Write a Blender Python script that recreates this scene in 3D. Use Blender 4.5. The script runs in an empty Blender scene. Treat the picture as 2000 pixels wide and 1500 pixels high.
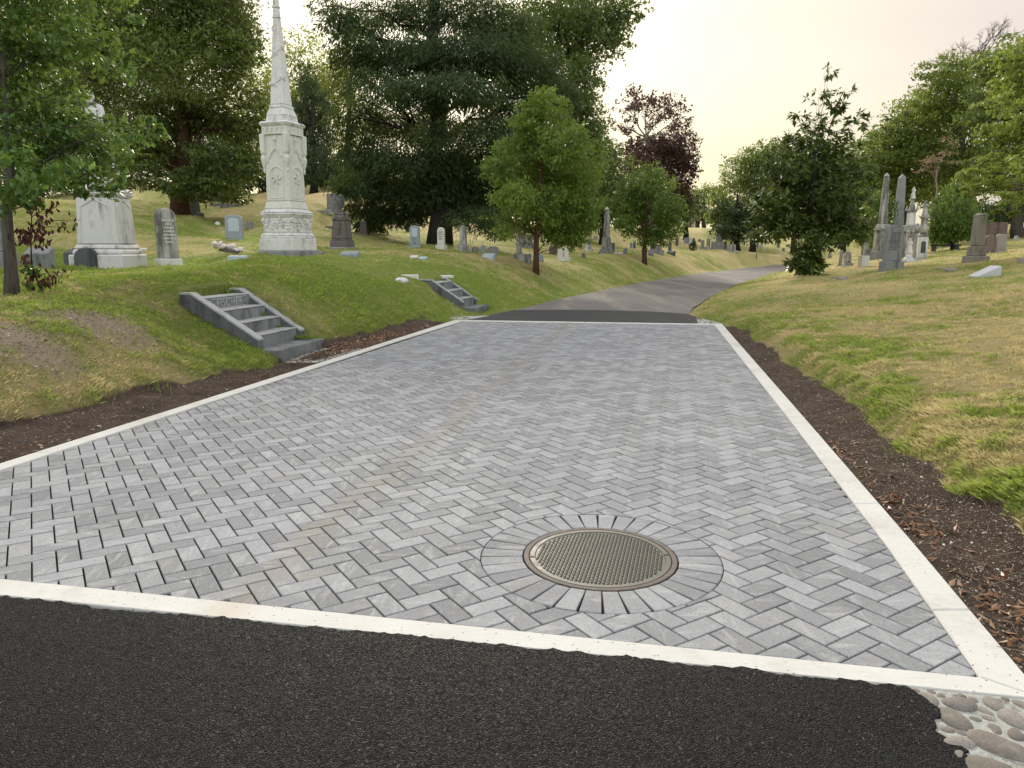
import bpy, math, random
import numpy as np
from math import sin, cos, pi, radians, sqrt
from mathutils import Vector, Matrix
SC = bpy.context.scene
COL = SC.collection
rnd = random.Random(7)
rng = np.random.default_rng(7)

# ------------------------------------------------------------------ camera, sky, sun, exposure
F, TH, EYE = 1450.0, math.atan(265 / 1450.0), 1.5
cam = bpy.data.cameras.new('camera'); cam.sensor_width = 36; cam.lens = F / 2000 * 36
cam.clip_start = 0.05; cam.clip_end = 3000
cam_o = bpy.data.objects.new('camera', cam); COL.objects.link(cam_o)
cam_o.location = (0, 0, EYE); cam_o.rotation_euler = (pi / 2 - TH, 0, 0)
SC.camera = cam_o
SUN_AZ, SUN_EL = radians(-5.0), radians(23)          # azimuth measured from +Y towards +X
sun_dir = Vector((sin(SUN_AZ) * cos(SUN_EL), cos(SUN_AZ) * cos(SUN_EL), sin(SUN_EL)))
SC.world = bpy.data.worlds.new('World'); SC.world.use_nodes = True
wn, wl = SC.world.node_tree.nodes, SC.world.node_tree.links
wn.clear()
w_out = wn.new('ShaderNodeOutputWorld'); bg = wn.new('ShaderNodeBackground'); bg.inputs['Strength'].default_value = 0.1
sky = wn.new('ShaderNodeTexSky'); sky.sky_type = 'NISHITA'; sky.sun_disc = False
sky.sun_elevation = SUN_EL; sky.sun_rotation = SUN_AZ; sky.dust_density = 4.0; sky.air_density = 1.2
geo = wn.new('ShaderNodeTexCoord')
dot = wn.new('ShaderNodeVectorMath'); dot.operation = 'DOT_PRODUCT'; dot.inputs[1].default_value = sun_dir
nrm = wn.new('ShaderNodeVectorMath'); nrm.operation = 'NORMALIZE'
wl.new(geo.outputs['Generated'], nrm.inputs[0]); wl.new(nrm.outputs[0], dot.inputs[0])
mr = wn.new('ShaderNodeMapRange'); mr.inputs['From Min'].default_value = -1; mr.inputs['From Max'].default_value = 1
wl.new(dot.outputs['Value'], mr.inputs['Value'])
cr = wn.new('ShaderNodeValToRGB')
wl.new(mr.outputs[0], cr.inputs[0])
els = cr.color_ramp.elements
els[0].position = 0.0; els[0].color = (.84, .87, .92, 1)
els[1].position = 1.0; els[1].color = (1.05, 1.0, .86, 1)
for p_, c_ in ((.45, (.82, .84, .88, 1)), (.75, (.66, .65, .65, 1)), (.86, (.49, .46, .44, 1)), (.91, (.55, .485, .44, 1)), (.95, (.61, .565, .47, 1)), (.98, (.72, .69, .56, 1))):
    e_ = els.new(p_); e_.color = c_
# thin cloud veil, all round
cn = wn.new('ShaderNodeTexNoise'); cn.inputs['Scale'].default_value = 1.6; cn.inputs['Detail'].default_value = 4
cmap = wn.new('ShaderNodeMapping'); cmap.inputs['Scale'].default_value = (1, 1, 3.2)
wl.new(nrm.outputs[0], cmap.inputs[0]); wl.new(cmap.outputs[0], cn.inputs['Vector'])
cmr = wn.new('ShaderNodeMapRange'); cmr.inputs['To Min'].default_value = 7.7; cmr.inputs['To Max'].default_value = 9.9
cmr.inputs['From Min'].default_value = .3; cmr.inputs['From Max'].default_value = .7
wl.new(cn.outputs['Fac'], cmr.inputs['Value'])
sc10 = wn.new('ShaderNodeVectorMath'); sc10.operation = 'SCALE'
sxyz = wn.new('ShaderNodeSeparateXYZ'); wl.new(nrm.outputs[0], sxyz.inputs[0])
lowm = wn.new('ShaderNodeMapRange'); lowm.interpolation_type = 'SMOOTHSTEP'; lowm.inputs['From Min'].default_value = .24; lowm.inputs['From Max'].default_value = 0; wl.new(sxyz.outputs['Z'], lowm.inputs['Value'])
nearm = wn.new('ShaderNodeMapRange'); nearm.inputs['From Min'].default_value = .80; nearm.inputs['From Max'].default_value = .97; nearm.inputs['To Max'].default_value = .75; wl.new(mr.outputs[0], nearm.inputs['Value'])
lm_ = wn.new('ShaderNodeMath'); lm_.operation = 'MULTIPLY'; wl.new(lowm.outputs[0], lm_.inputs[0]); wl.new(nearm.outputs[0], lm_.inputs[1])
ymix = wn.new('ShaderNodeMix'); ymix.data_type = 'RGBA'; wl.new(lm_.outputs[0], ymix.inputs[0]); wl.new(cr.outputs['Color'], ymix.inputs[6]); ymix.inputs[7].default_value = (.70, .64, .36, 1)
wl.new(ymix.outputs[2], sc10.inputs[0]); wl.new(cmr.outputs[0], sc10.inputs['Scale'])
sk = wn.new('ShaderNodeVectorMath'); sk.operation = 'SCALE'; sk.inputs['Scale'].default_value = 0.06
wl.new(sky.outputs[0], sk.inputs[0])
ad = wn.new('ShaderNodeVectorMath'); ad.operation = 'ADD'
wl.new(sc10.outputs[0], ad.inputs[0]); wl.new(sk.outputs[0], ad.inputs[1])
wl.new(ad.outputs[0], bg.inputs['Color']); wl.new(bg.outputs[0], w_out.inputs['Surface'])
sl = bpy.data.lights.new('sun', 'SUN'); sl.energy = 2.4; sl.angle = radians(9); sl.color = (1.0, .92, .78)
so = bpy.data.objects.new('sun', sl); COL.objects.link(so); so.location = (0, 0, 60)
so.rotation_euler = (-sun_dir).to_track_quat('-Z', 'Y').to_euler()
vs = SC.view_settings
vs.view_transform = 'Standard'; vs.look = 'None'; vs.exposure = 0.70; vs.gamma = 1.0; vs.use_curve_mapping = False
SC.cycles.max_bounces = 8; SC.cycles.diffuse_bounces = 3; SC.cycles.transmission_bounces = 4; SC.cycles.transparent_max_bounces = 4
SC.cycles.use_denoising = True

# ------------------------------------------------------------------ pixels <-> world
def ray(px, py):
    a, b = (px - 1000) / F, -(py - 750) / F
    return a, cos(TH) + b * sin(TH), -sin(TH) + b * cos(TH)
def un(px, py, z=0.0):
    d = ray(px, py); t = (z - EYE) / d[2]
    return d[0] * t, d[1] * t
def at(px, py, Y):
    d = ray(px, py); t = Y / d[1]
    return Vector((d[0] * t, Y, EYE + d[2] * t))
def pxm(p):                      # metres covered by one photo pixel at point p
    return (p[1] * cos(TH) - (p[2] - EYE) * sin(TH)) / F

# ------------------------------------------------------------------ noise
_tab = np.random.default_rng(3).random((256, 256))
def vnoise(x, y):
    xi = np.floor(x).astype(int); yi = np.floor(y).astype(int)
    fx = x - xi; fy = y - yi; fx = fx * fx * (3 - 2 * fx); fy = fy * fy * (3 - 2 * fy)
    g = lambda a, b: _tab[a & 255, b & 255]
    return (g(xi, yi) * (1 - fx) + g(xi + 1, yi) * fx) * (1 - fy) + (g(xi, yi + 1) * (1 - fx) + g(xi + 1, yi + 1) * fx) * fy
def fbm(x, y, o=4):
    s = 0; a = .5; t = 0
    for i in range(o):
        s = s + a * vnoise(x * 2 ** i + 17.3 * i, y * 2 ** i + 5.1 * i); t += a; a *= .5
    return s / t
def sstep(a, b, x):
    t = np.clip((x - a) / (b - a), 0, 1); return t * t * (3 - 2 * t)

# ------------------------------------------------------------------ terrain
PL = [(-4.02, 3.37), (-3.61, 5.10), (-3.235, 6.75), (-2.75, 8.90), (-2.025, 12.14), (-1.215, 15.75)]
PLfar = [un(*p) for p in ((1010, 605), (1075, 588), (1150, 572), (1250, 552), (1350, 536), (1450, 524), (1530, 515.5))]
PRn = [(1.78, 2.30), (2.07, 3.60), (2.742, 7.10), (4.245, 15.0)]
PRfar = [un(*p) for p in ((1357, 613), (1372, 592), (1400, 573), (1445, 554), (1500, 537), (1545, 527))]
Lx = [(-6.5, -7), (-4.6, 1.0)] + PL + PLfar
Lx += [(Lx[-1][0] + 45, Lx[-1][1] + 40)]
Rx = [(.3, -7)] + PRn + [(4.0, 17.0)] + [p for p in PRfar if p[1] > 17.4]
Rx += [(Rx[-1][0] + 50, Rx[-1][1] + 40)]
LY, LX_ = np.array([p[1] for p in Lx]), np.array([p[0] for p in Lx])
RY, RX_ = np.array([p[1] for p in Rx]), np.array([p[0] for p in Rx])
def xl(y): return np.interp(y, LY, LX_)
def xr(y): return np.interp(y, RY, RX_)
def s_left(x, y):
    g = (xl(y + .8) - xl(y - .8)) / 1.6
    return (xl(y) - x) / np.sqrt(1 + g * g)
def s_right(x, y):
    g = (xr(y + .8) - xr(y - .8)) / 1.6
    return (x - xr(y)) / np.sqrt(1 + g * g)
def f_left(s, y):
    soil = 1 - sstep(14, 17, y)
    e = .62 + .28 * (1 - sstep(4, 8, y))
    sq = np.where(s < e, s * .8 / e, s - e + .8)
    a = np.interp(sq, [-9, -.12, -.05, 0, .75, .86, 1.65, 2.1, 3.2, 8, 30, 80], [-.04, -.04, -.03, -.01, .06, .17, .66, .80, .93, 1.12, 1.3, 1.4])
    b = np.interp(s, [-9, -.12, -.05, 0, .5, 1.6, 3.0, 8, 30, 80], [-.04, -.04, -.03, .0, .10, .66, .93, 1.12, 1.3, 1.4])
    return a * soil + b * (1 - soil)
def er(y): return .54 - .24 * sstep(5, 14, y)
def f_right(s, y):
    e = er(y); s = np.where(s < e, s * .62 / e, s - e + .62)
    soil = 1 - sstep(13.5, 15.5, y)
    a = np.interp(s, [-9, -.12, -.05, 0, .45, .62, .8, 1.3, 12, 40, 80], [-.04, -.04, -.03, -.01, .02, .06, .2, .31, 1.75, 3.6, 4.2])
    b = np.interp(s, [-9, -.12, -.05, 0, .5, 1.2, 12, 40, 80], [-.04, -.04, -.03, 0, .05, .2, 1.7, 3.6, 4.2])
    return a * soil + b * (1 - soil)
CTRL = [(565, 500, 20), (210, 525, 15.5), (330, 521, 16), (20, 577, 8.9), (-300, 560, 11), (458, 467, 26), (668, 487, 24), (355, 424, 32), (650, 379, 52), (500, 392, 46),
        (300, 395, 42), (80, 400, 42), (-300, 400, 42), (860, 477, 34), (812, 482, 30), (905, 490, 31), (720, 456, 38), (1045, 518, 25), (1258, 504, 40), (1183, 496, 44), (1020, 509, 31),
        (1100, 509, 32), (1404, 484, 78), (1355, 491, 70), (1350, 445, 120), (1300, 491, 58), (1470, 497, 82), (900, 430, 60), (1150, 440, 80), (650, 362, 75), (300, 370, 75), (1450, 455, 140), (1580, 470, 120), (760, 520, 18.5),
        (1577, 536, 28), (1740, 526, 24), (1785, 509, 28), (1722, 503, 31), (1906, 512, 22), (1850, 486, 38), (1945, 494, 27), (1990, 452, 55), (1922, 541, 16.5), (1650, 520, 33), (1685, 518, 31),
        (1650, 547, 24), (1620, 500, 50), (1800, 480, 60), (2300, 480, 30), (2300, 430, 60), (1700, 600, 14)]
cx, cy, cr_ = [], [], []
for px_, py_, Y_ in CTRL:
    p = at(px_, py_, Y_)
    sl_, sr_ = float(s_left(p.x, p.y)), float(s_right(p.x, p.y))
    base = float(f_left(sl_, p.y)) if sl_ > 0 else float(f_right(max(sr_, 0.0), p.y))
    cx.append(p.x); cy.append(p.y); cr_.append(p.z - base)
cx, cy, cr_ = np.array(cx), np.array(cy), np.array(cr_)
def uvw(x, y):
    r = np.sqrt(x * x + y * y) + .5
    return np.arctan2(x, y + .01) * 2.2, np.log(r)
CU, CV = uvw(cx, cy)
def H(x, y):
    x = np.asarray(x, float); y = np.asarray(y, float)
    sh = x.shape; x = x.ravel(); y = y.ravel()
    sL, sR = s_left(x, y), s_right(x, y)
    left = sL > -1.0
    z = np.where(sL > sR, f_left(sL, y), f_right(sR, y))
    u, v = uvw(x, y)
    d2 = (u[:, None] - CU) ** 2 + (v[:, None] - CV) ** 2
    side = np.where((sL > sR)[:, None] == (cx < xl(cy))[None, :], 1.0, 1e-4)
    w = side / (d2 + 2e-3) ** 1.6
    g = (w * cr_).sum(1) / (w.sum(1) + .5)
    s = np.maximum(sL, sR)
    z = z + g * sstep(.7, 3.5, s)
    z = z + (fbm(x * .9, y * .9, 3) - .5) * .10 * sstep(.6, 2.5, s) + (fbm(x * 7, y * 7, 3) - .5) * .04 * sstep(.05, .3, s) * (1 - sstep(15, 30, y))
    return z.reshape(sh)
STEPS = [((-3.16, 9.98), (.20, .98), (-.98, .20), 1.36, 1.40, .95), ((-.86, 17.45), (.24, .97), (-.97, .24), 1.15, 1.10, .72)]
H0 = H
def H(x, y):
    x = np.asarray(x, float); y = np.asarray(y, float); z = H0(x, y)
    z = z - .40 * np.exp(-(((x + 4.12) / .8) ** 2 + ((y - 9.7) / .8) ** 2)) * (1 - sstep(-.05, .3, (x + 3.16) * .20 + (y - 9.98) * .98))
    z = z - .22 * np.exp(-(((x + 1.45) / .6) ** 2 + ((y - 17.0) / .7) ** 2))
    for (ox, oy), (uu, uv_), (vu, vv_), w, d, zt in STEPS:
        a = (x - ox) * uu + (y - oy) * uv_; q = (x - ox) * vu + (y - oy) * vv_
        m = sstep(.02, .11, a) * (1 - sstep(w - .11, w - .02, a)) * sstep(-.25, -.05, q) * (1 - sstep(d - .02, d + .10, q))
        f = (1 - sstep(.10, .45, np.maximum(-a, a - w))) * sstep(-.1, .3, q) * (1 - sstep(d + .3, d + .8, q))
        z = np.where((f > 0) & (a > w * .5), z + f * .0, z)
        z = z * (1 - m) + (-.15) * m
    return z
def Hs(x, y): return float(H(np.array([x]), np.array([y]))[0])
def hit(px, py, near=3.0):
    """where the sight line of a photo pixel meets the ground"""
    d = ray(px, py)
    ts = np.exp(np.linspace(math.log(near), math.log(160), 1600))
    xs, ys, zs = d[0] * ts, d[1] * ts, EYE + d[2] * ts
    g = H(xs, ys); k = np.argmax(zs <= g)
    if zs[k] > g[k]: k = 1500
    return Vector((xs[k], ys[k], g[k]))

# ------------------------------------------------------------------ mesh helpers
def link(o, parent=None):
    COL.objects.link(o)
    if parent is not None: o.parent = parent
    return o
def setp(o, label=None, cat=None, group=None, kind=None):
    if label: o['label'] = label
    if cat: o['category'] = cat
    if group: o['group'] = group
    if kind: o['kind'] = kind
    return o
def empty(name, loc=(0, 0, 0), rz=0):
    o = bpy.data.objects.new(name, None); o.empty_display_size = .1
    o.location = loc; o.rotation_euler = (0, 0, rz); COL.objects.link(o); return o
def mesh_np(name, V, Q, mat, parent=None, attrs=None, smooth=False):
    """V (n,3), Q (m,k) same-size faces; attrs: name -> per-face floats"""
    me = bpy.data.meshes.new(name); V = np.asarray(V, np.float32); Q = np.asarray(Q, np.int32)
    n, m, k = len(V), len(Q), Q.shape[1]
    me.vertices.add(n); me.vertices.foreach_set('co', V.ravel())
    me.loops.add(m * k); me.loops.foreach_set('vertex_index', Q.ravel())
    me.polygons.add(m); me.polygons.foreach_set('loop_start', np.arange(0, m * k, k, dtype=np.int32))
    me.polygons.foreach_set('loop_total', np.full(m, k, np.int32))
    me.polygons.foreach_set('use_smooth', np.full(m, bool(smooth)))
    me.update(calc_edges=True)
    for a, v in (attrs or {}).items():
        v = np.asarray(v, np.float32)
        at_ = me.attributes.new(a, 'FLOAT', 'FACE' if len(v) == m else 'POINT'); at_.data.foreach_set('value', v)
    if mat: me.materials.append(mat)
    return link(bpy.data.objects.new(name, me), parent)
class MB:
    def __init__(s): s.v, s.f = [], []
    def add(s, vs, fs):
        b = len(s.v); s.v += [tuple(v) for v in vs]; s.f += [tuple(b + i for i in f) for f in fs]
    def frustum(s, c, w0, d0, w1, d1, h, bev=0.0):
        """box standing on c, tapering from w0 x d0 to w1 x d1; bev rounds the edges"""
        x, y, z = c
        def ring(w, d, zz, b):
            w /= 2; d /= 2
            if b <= 0: return [(x - w, y - d, zz), (x + w, y - d, zz), (x + w, y + d, zz), (x - w, y + d, zz)]
            return [(x - w + b, y - d, zz), (x + w - b, y - d, zz), (x + w, y - d + b, zz), (x + w, y + d - b, zz),
                    (x + w - b, y + d, zz), (x - w + b, y + d, zz), (x - w, y + d - b, zz), (x - w, y - d + b, zz)]
        if bev <= 0:
            s.add(ring(w0, d0, z, 0) + ring(w1, d1, z + h, 0), [(3, 2, 1, 0), (4, 5, 6, 7)] + [(i, (i + 1) % 4, 4 + (i + 1) % 4, 4 + i) for i in range(4)])
        else:
            b = min(bev, h * .3)
            rs = [ring(w0 - 2 * b, d0 - 2 * b, z, b * .4), ring(w0, d0, z + b, b), ring(w1, d1, z + h - b, b), ring(w1 - 2 * b, d1 - 2 * b, z + h, b * .4)]
            vs = sum(rs, []); fs = [tuple(range(7, -1, -1)), tuple(24 + i for i in range(8))]
            for k in range(3): fs += [(k * 8 + i, k * 8 + (i + 1) % 8, k * 8 + 8 + (i + 1) % 8, k * 8 + 8 + i) for i in range(8)]
            s.add(vs, fs)
    def prism(s, pts, y0, y1, bev=0.0):
        """outline in x,z extruded along y, front and back edges bevelled"""
        n = len(pts); cxx = sum(p[0] for p in pts) / n; czz = sum(p[1] for p in pts) / n
        def rr(yy, b):
            o = []
            for p in pts:
                dx, dz = p[0] - cxx, p[1] - czz; L = max(sqrt(dx * dx + dz * dz), 1e-6)
                o.append((p[0] - dx / L * b, yy, p[1] - dz / L * b))
            return o
        if bev > 0: rs = [rr(y0, bev), rr(y0 + bev, 0), rr(y1 - bev, 0), rr(y1, bev)]
        else: rs = [rr(y0, 0), rr(y1, 0)]
        fs = [tuple(range(n - 1, -1, -1)), tuple((len(rs) - 1) * n + i for i in range(n))]
        for k in range(len(rs) - 1): fs += [(k * n + i, k * n + (i + 1) % n, (k + 1) * n + (i + 1) % n, (k + 1) * n + i) for i in range(n)]
        s.add(sum(rs, []), [tuple(reversed(f)) for f in fs])
    def tube(s, pts, rs, n=6, cap=True):
        P = [Vector(p) for p in pts]
        if not hasattr(rs, '__len__'): rs = [rs] * len(P)
        vs = []
        up = Vector((.13, .31, .94)).normalized()
        for i, p in enumerate(P):
            t = (P[min(i + 1, len(P) - 1)] - P[max(i - 1, 0)])
            if t.length < 1e-9: t = Vector((0, 0, 1))
            t.normalize(); a = t.cross(up)
            if a.length < .15: a = t.cross(Vector((1, .2, 0)))
            a.normalize(); b = t.cross(a)
            for k in range(n):
                q = 2 * pi * k / n; vs.append(p + (a * cos(q) + b * sin(q)) * rs[i])
        fs = []
        for i in range(len(P) - 1): fs += [(i * n + k, i * n + (k + 1) % n, (i + 1) * n + (k + 1) % n, (i + 1) * n + k) for k in range(n)]
        if cap: fs += [tuple(range(n - 1, -1, -1)), tuple((len(P) - 1) * n + k for k in range(n))]
        s.add(vs, fs)
    def lathe(s, c, prof, n=16, wob=0.0, folds=0):
        vs = []
        for r, z in prof:
            for k in range(n):
                q = 2 * pi * k / n; rr = r * (1 + wob * cos(q * folds + z * 3)) if folds else r
                vs.append((c[0] + rr * cos(q), c[1] + rr * sin(q), c[2] + z))
        fs = []
        for i in range(len(prof) - 1): fs += [(i * n + k, i * n + (k + 1) % n, (i + 1) * n + (k + 1) % n, (i + 1) * n + k) for k in range(n)]
        fs += [tuple(range(n - 1, -1, -1)), tuple((len(prof) - 1) * n + k for k in range(n))]
        s.add(vs, fs)
    def blob(s, c, r, seed=0, n=8, amp=.15):
        """a rounded stone"""
        R = random.Random(seed); ph = [R.uniform(0, 6) for _ in range(6)]
        prof_n = max(4, n // 2 + 1); vs = []
        for i in range(1, prof_n):
            a = pi * i / prof_n
            for k in range(n):
                q = 2 * pi * k / n
                w = 1 + amp * (sin(2 * q + ph[0]) * sin(a) + .6 * sin(3 * q + ph[1] + a) + .5 * cos(2 * a + ph[2]))
                vs.append((c[0] + r[0] * w * sin(a) * cos(q), c[1] + r[1] * w * sin(a) * sin(q), c[2] + r[2] * w * cos(a)))
        m = prof_n - 1; vs += [(c[0], c[1], c[2] + r[2]), (c[0], c[1], c[2] - r[2])]
        fs = []
        for i in range(m - 1): fs += [(i * n + k, (i + 1) * n + k, (i + 1) * n + (k + 1) % n, i * n + (k + 1) % n) for k in range(n)]
        fs += [(m * n, k, (k + 1) % n) for k in range(n)] + [(m * n + 1, (m - 1) * n + (k + 1) % n, (m - 1) * n + k) for k in range(n)]
        s.add(vs, fs)
    def build(s, name, mat, parent=None, smooth=False, attrs=None):
        me = bpy.data.meshes.new(name); me.from_pydata([tuple(v) for v in s.v], [], s.f)
        if smooth: me.polygons.foreach_set('use_smooth', [True] * len(me.polygons))
        if mat: me.materials.append(mat)
        for a, v in (attrs or {}).items():
            t = me.attributes.new(a, 'FLOAT', 'FACE'); t.data.foreach_set('value', np.full(len(me.polygons), v, np.float32) if not hasattr(v, '__len__') else v)
        me.update(); return link(bpy.data.objects.new(name, me), parent)

# ------------------------------------------------------------------ materials
class NT:
    def __init__(s, name):
        s.m = bpy.data.materials.new(name); s.m.use_nodes = True; s.t = s.m.node_tree; s.t.nodes.clear()
        s.out = s.n('ShaderNodeOutputMaterial'); s.b = s.n('ShaderNodeBsdfPrincipled'); s.l(s.b.outputs[0], s.out.inputs['Surface'])
    def n(s, t, **k):
        o = s.t.nodes.new(t)
        for a, v in k.items(): setattr(o, a, v)
        return o
    def l(s, a, b): s.t.links.new(a, b)
    def put(s, sock, v):
        if hasattr(v, 'is_output') or isinstance(v, bpy.types.NodeSocket): s.l(v, sock)
        else: sock.default_value = v
    def noise(s, vec, scale, detail=4, rough=.55, w=None, dist=0.0):
        o = s.n('ShaderNodeTexNoise'); o.inputs['Scale'].default_value = scale; o.inputs['Detail'].default_value = detail
        o.inputs['Roughness'].default_value = rough; o.inputs['Distortion'].default_value = dist
        if w is not None: o.noise_dimensions = '4D'; s.put(o.inputs['W'], w)
        s.l(vec, o.inputs['Vector']); return o.outputs['Fac']
    def vor(s, vec, scale, feat='F1', out='Distance'):
        o = s.n('ShaderNodeTexVoronoi'); o.voronoi_dimensions = '2D'; o.feature = feat; o.inputs['Scale'].default_value = scale; s.l(vec, o.inputs['Vector']); return o.outputs[out]
    def mr(s, v, a, b, c=0.0, d=1.0):
        o = s.n('ShaderNodeMapRange'); s.put(o.inputs['Value'], v)
        for k, x in zip(('From Min', 'From Max', 'To Min', 'To Max'), (a, b, c, d)): o.inputs[k].default_value = x
        return o.outputs[0]
    def mix(s, f, a, b, mode='MIX'):
        o = s.n('ShaderNodeMix'); o.data_type = 'RGBA'; o.blend_type = mode
        s.put(o.inputs[0], f); s.put(o.inputs[6], a if hasattr(a, 'links') else (*a, 1)[:4]); s.put(o.inputs[7], b if hasattr(b, 'links') else (*b, 1)[:4])
        return o.outputs[2]
    def math(s, op, a, b=0.0):
        o = s.n('ShaderNodeMath'); o.operation = op; s.put(o.inputs[0], a); s.put(o.inputs[1], b); return o.outputs[0]
    def attr(s, name):
        o = s.n('ShaderNodeAttribute'); o.attribute_name = name; return o.outputs['Fac']
    def pos(s): return s.n('ShaderNodeNewGeometry').outputs['Position']
    def obj(s): return s.n('ShaderNodeTexCoord').outputs['Object']
    def orand(s): return s.n('ShaderNodeObjectInfo').outputs['Random']
    def mapping(s, vec, scale=(1, 1, 1), rot=(0, 0, 0), loc=(0, 0, 0)):
        o = s.n('ShaderNodeMapping'); o.inputs['Scale'].default_value = scale; o.inputs['Rotation'].default_value = rot; o.inputs['Location'].default_value = loc
        s.l(vec, o.inputs[0]); return o.outputs[0]
    def bump(s, h, strength=.3, dist=.01):
        o = s.n('ShaderNodeBump'); o.inputs['Strength'].default_value = strength; o.inputs['Distance'].default_value = dist
        s.l(h, o.inputs['Height']); s.l(o.outputs[0], s.b.inputs['Normal']); return o
    def fin(s, col, rough=.85, spec=.3):
        s.put(s.b.inputs['Base Color'], col if hasattr(col, 'links') else (*col, 1)[:4]); s.put(s.b.inputs['Roughness'], rough)
        s.put(s.b.inputs['Specular IOR Level'], spec); return s.m

def stone(name, c0, c1, stain=(.06, .065, .05), amt=.5, grain=40, streak=True, rough=.8, lichen=None):
    t = NT(name); o = t.pos(); r = t.orand(); w = t.math('MULTIPLY', r, 40.0)
    col = t.mix(t.noise(o, 2.2, 5, w=w), c0, c1)
    g = t.noise(o, grain * 2, 3, .7); col = t.mix(t.mr(g, .35, .65), t.mix(.18, col, (0, 0, 0)), t.mix(.10, col, (1, 1, 1)))
    st = t.noise(t.mapping(o, (2.2, 2.2, .32)) if streak else o, 2.4, 7, .65, w=w)
    st2 = t.noise(o, 6.0, 6, .7, w=w)
    m = t.mr(t.math('ADD', t.math('MULTIPLY', st, .7), t.math('MULTIPLY', st2, .3)), .58 - .16 * amt, .68 - .12 * amt)
    col = t.mix(t.math('MULTIPLY', m, min(1.0, .55 + .3 * amt)), col, stain)
    if name == 'cobble': col = t.mix(t.math('MULTIPLY', r, .6), col, (.15, .125, .10)); col = t.mix(t.mr(st2, .52, .66, 0, .5), col, (.45, .41, .35))
    if lichen: col = t.mix(t.mr(t.noise(o, 14, 5, .7, w=w), .56, .66, 0, .6), col, lichen)
    t.bump(t.math('ADD', g, st2), .35, .006)
    return t.fin(col, rough, .25)
M = {}
M['marble'] = stone('marble_weathered', (.66, .66, .63), (.82, .82, .79), (.20, .20, .185), .48, lichen=(.42, .43, .36))
M['marble2'] = stone('marble_cream', (.64, .64, .56), (.78, .78, .70), (.28, .28, .24), .25, lichen=(.42, .47, .34))
M['white'] = stone('white_marble', (.62, .61, .58), (.78, .77, .75), (.17, .16, .14), .42)
M['greyst'] = stone('grey_granite', (.20, .205, .205), (.31, .315, .31), (.07, .075, .07), .5, 70)
M['warmst'] = stone('warm_granite', (.24, .22, .185), (.33, .30, .25), (.09, .08, .06), .5, 70)
M['mottle'] = stone('mottled_marble', (.38, .38, .35), (.60, .60, .56), (.07, .07, .06), .95, lichen=(.30, .31, .22))
M['blue'] = stone('blue_grey_stone', (.24, .29, .33), (.33, .38, .41), (.12, .14, .15), .35)
M['bluepale'] = stone('pale_blue_panel', (.42, .52, .58), (.52, .62, .66), (.22, .28, .32), .3)  # paler blue-grey stone for inset panels and low markers
M['brown'] = stone('brown_sandstone', (.085, .070, .062), (.14, .115, .10), (.035, .035, .032), .5)
M['darkst'] = stone('dark_granite', (.055, .06, .062), (.10, .105, .105), (.02, .025, .025), .5, 70)
M['stairshade'] = stone('bluestone_shaded', (.075, .08, .085), (.13, .135, .14), (.04, .045, .04), .6, 60)  # same bluestone, darkened to put shade on the cheek sides
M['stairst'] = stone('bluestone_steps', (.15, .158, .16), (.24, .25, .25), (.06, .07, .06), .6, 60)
M['stairlit'] = stone('bluestone_lit', (.34, .35, .35), (.46, .47, .46), (.16, .17, .15), .4, 60)  # same bluestone, lightened to put skylight on upward faces and lettering
M['verdigris'] = stone('greened_stone', (.10, .14, .15), (.16, .20, .20), (.04, .05, .05), .4)
M['redst'] = stone('red_brown_stone', (.13, .085, .065), (.20, .13, .10), (.05, .04, .035), .4)
M['palegrey'] = stone('pale_grey_stone', (.46, .48, .49), (.58, .60, .61), (.26, .28, .28), .35)
M['cobble'] = stone('cobble', (.19, .17, .15), (.36, .32, .27), (.10, .10, .09), .5, 60, False)

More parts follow.
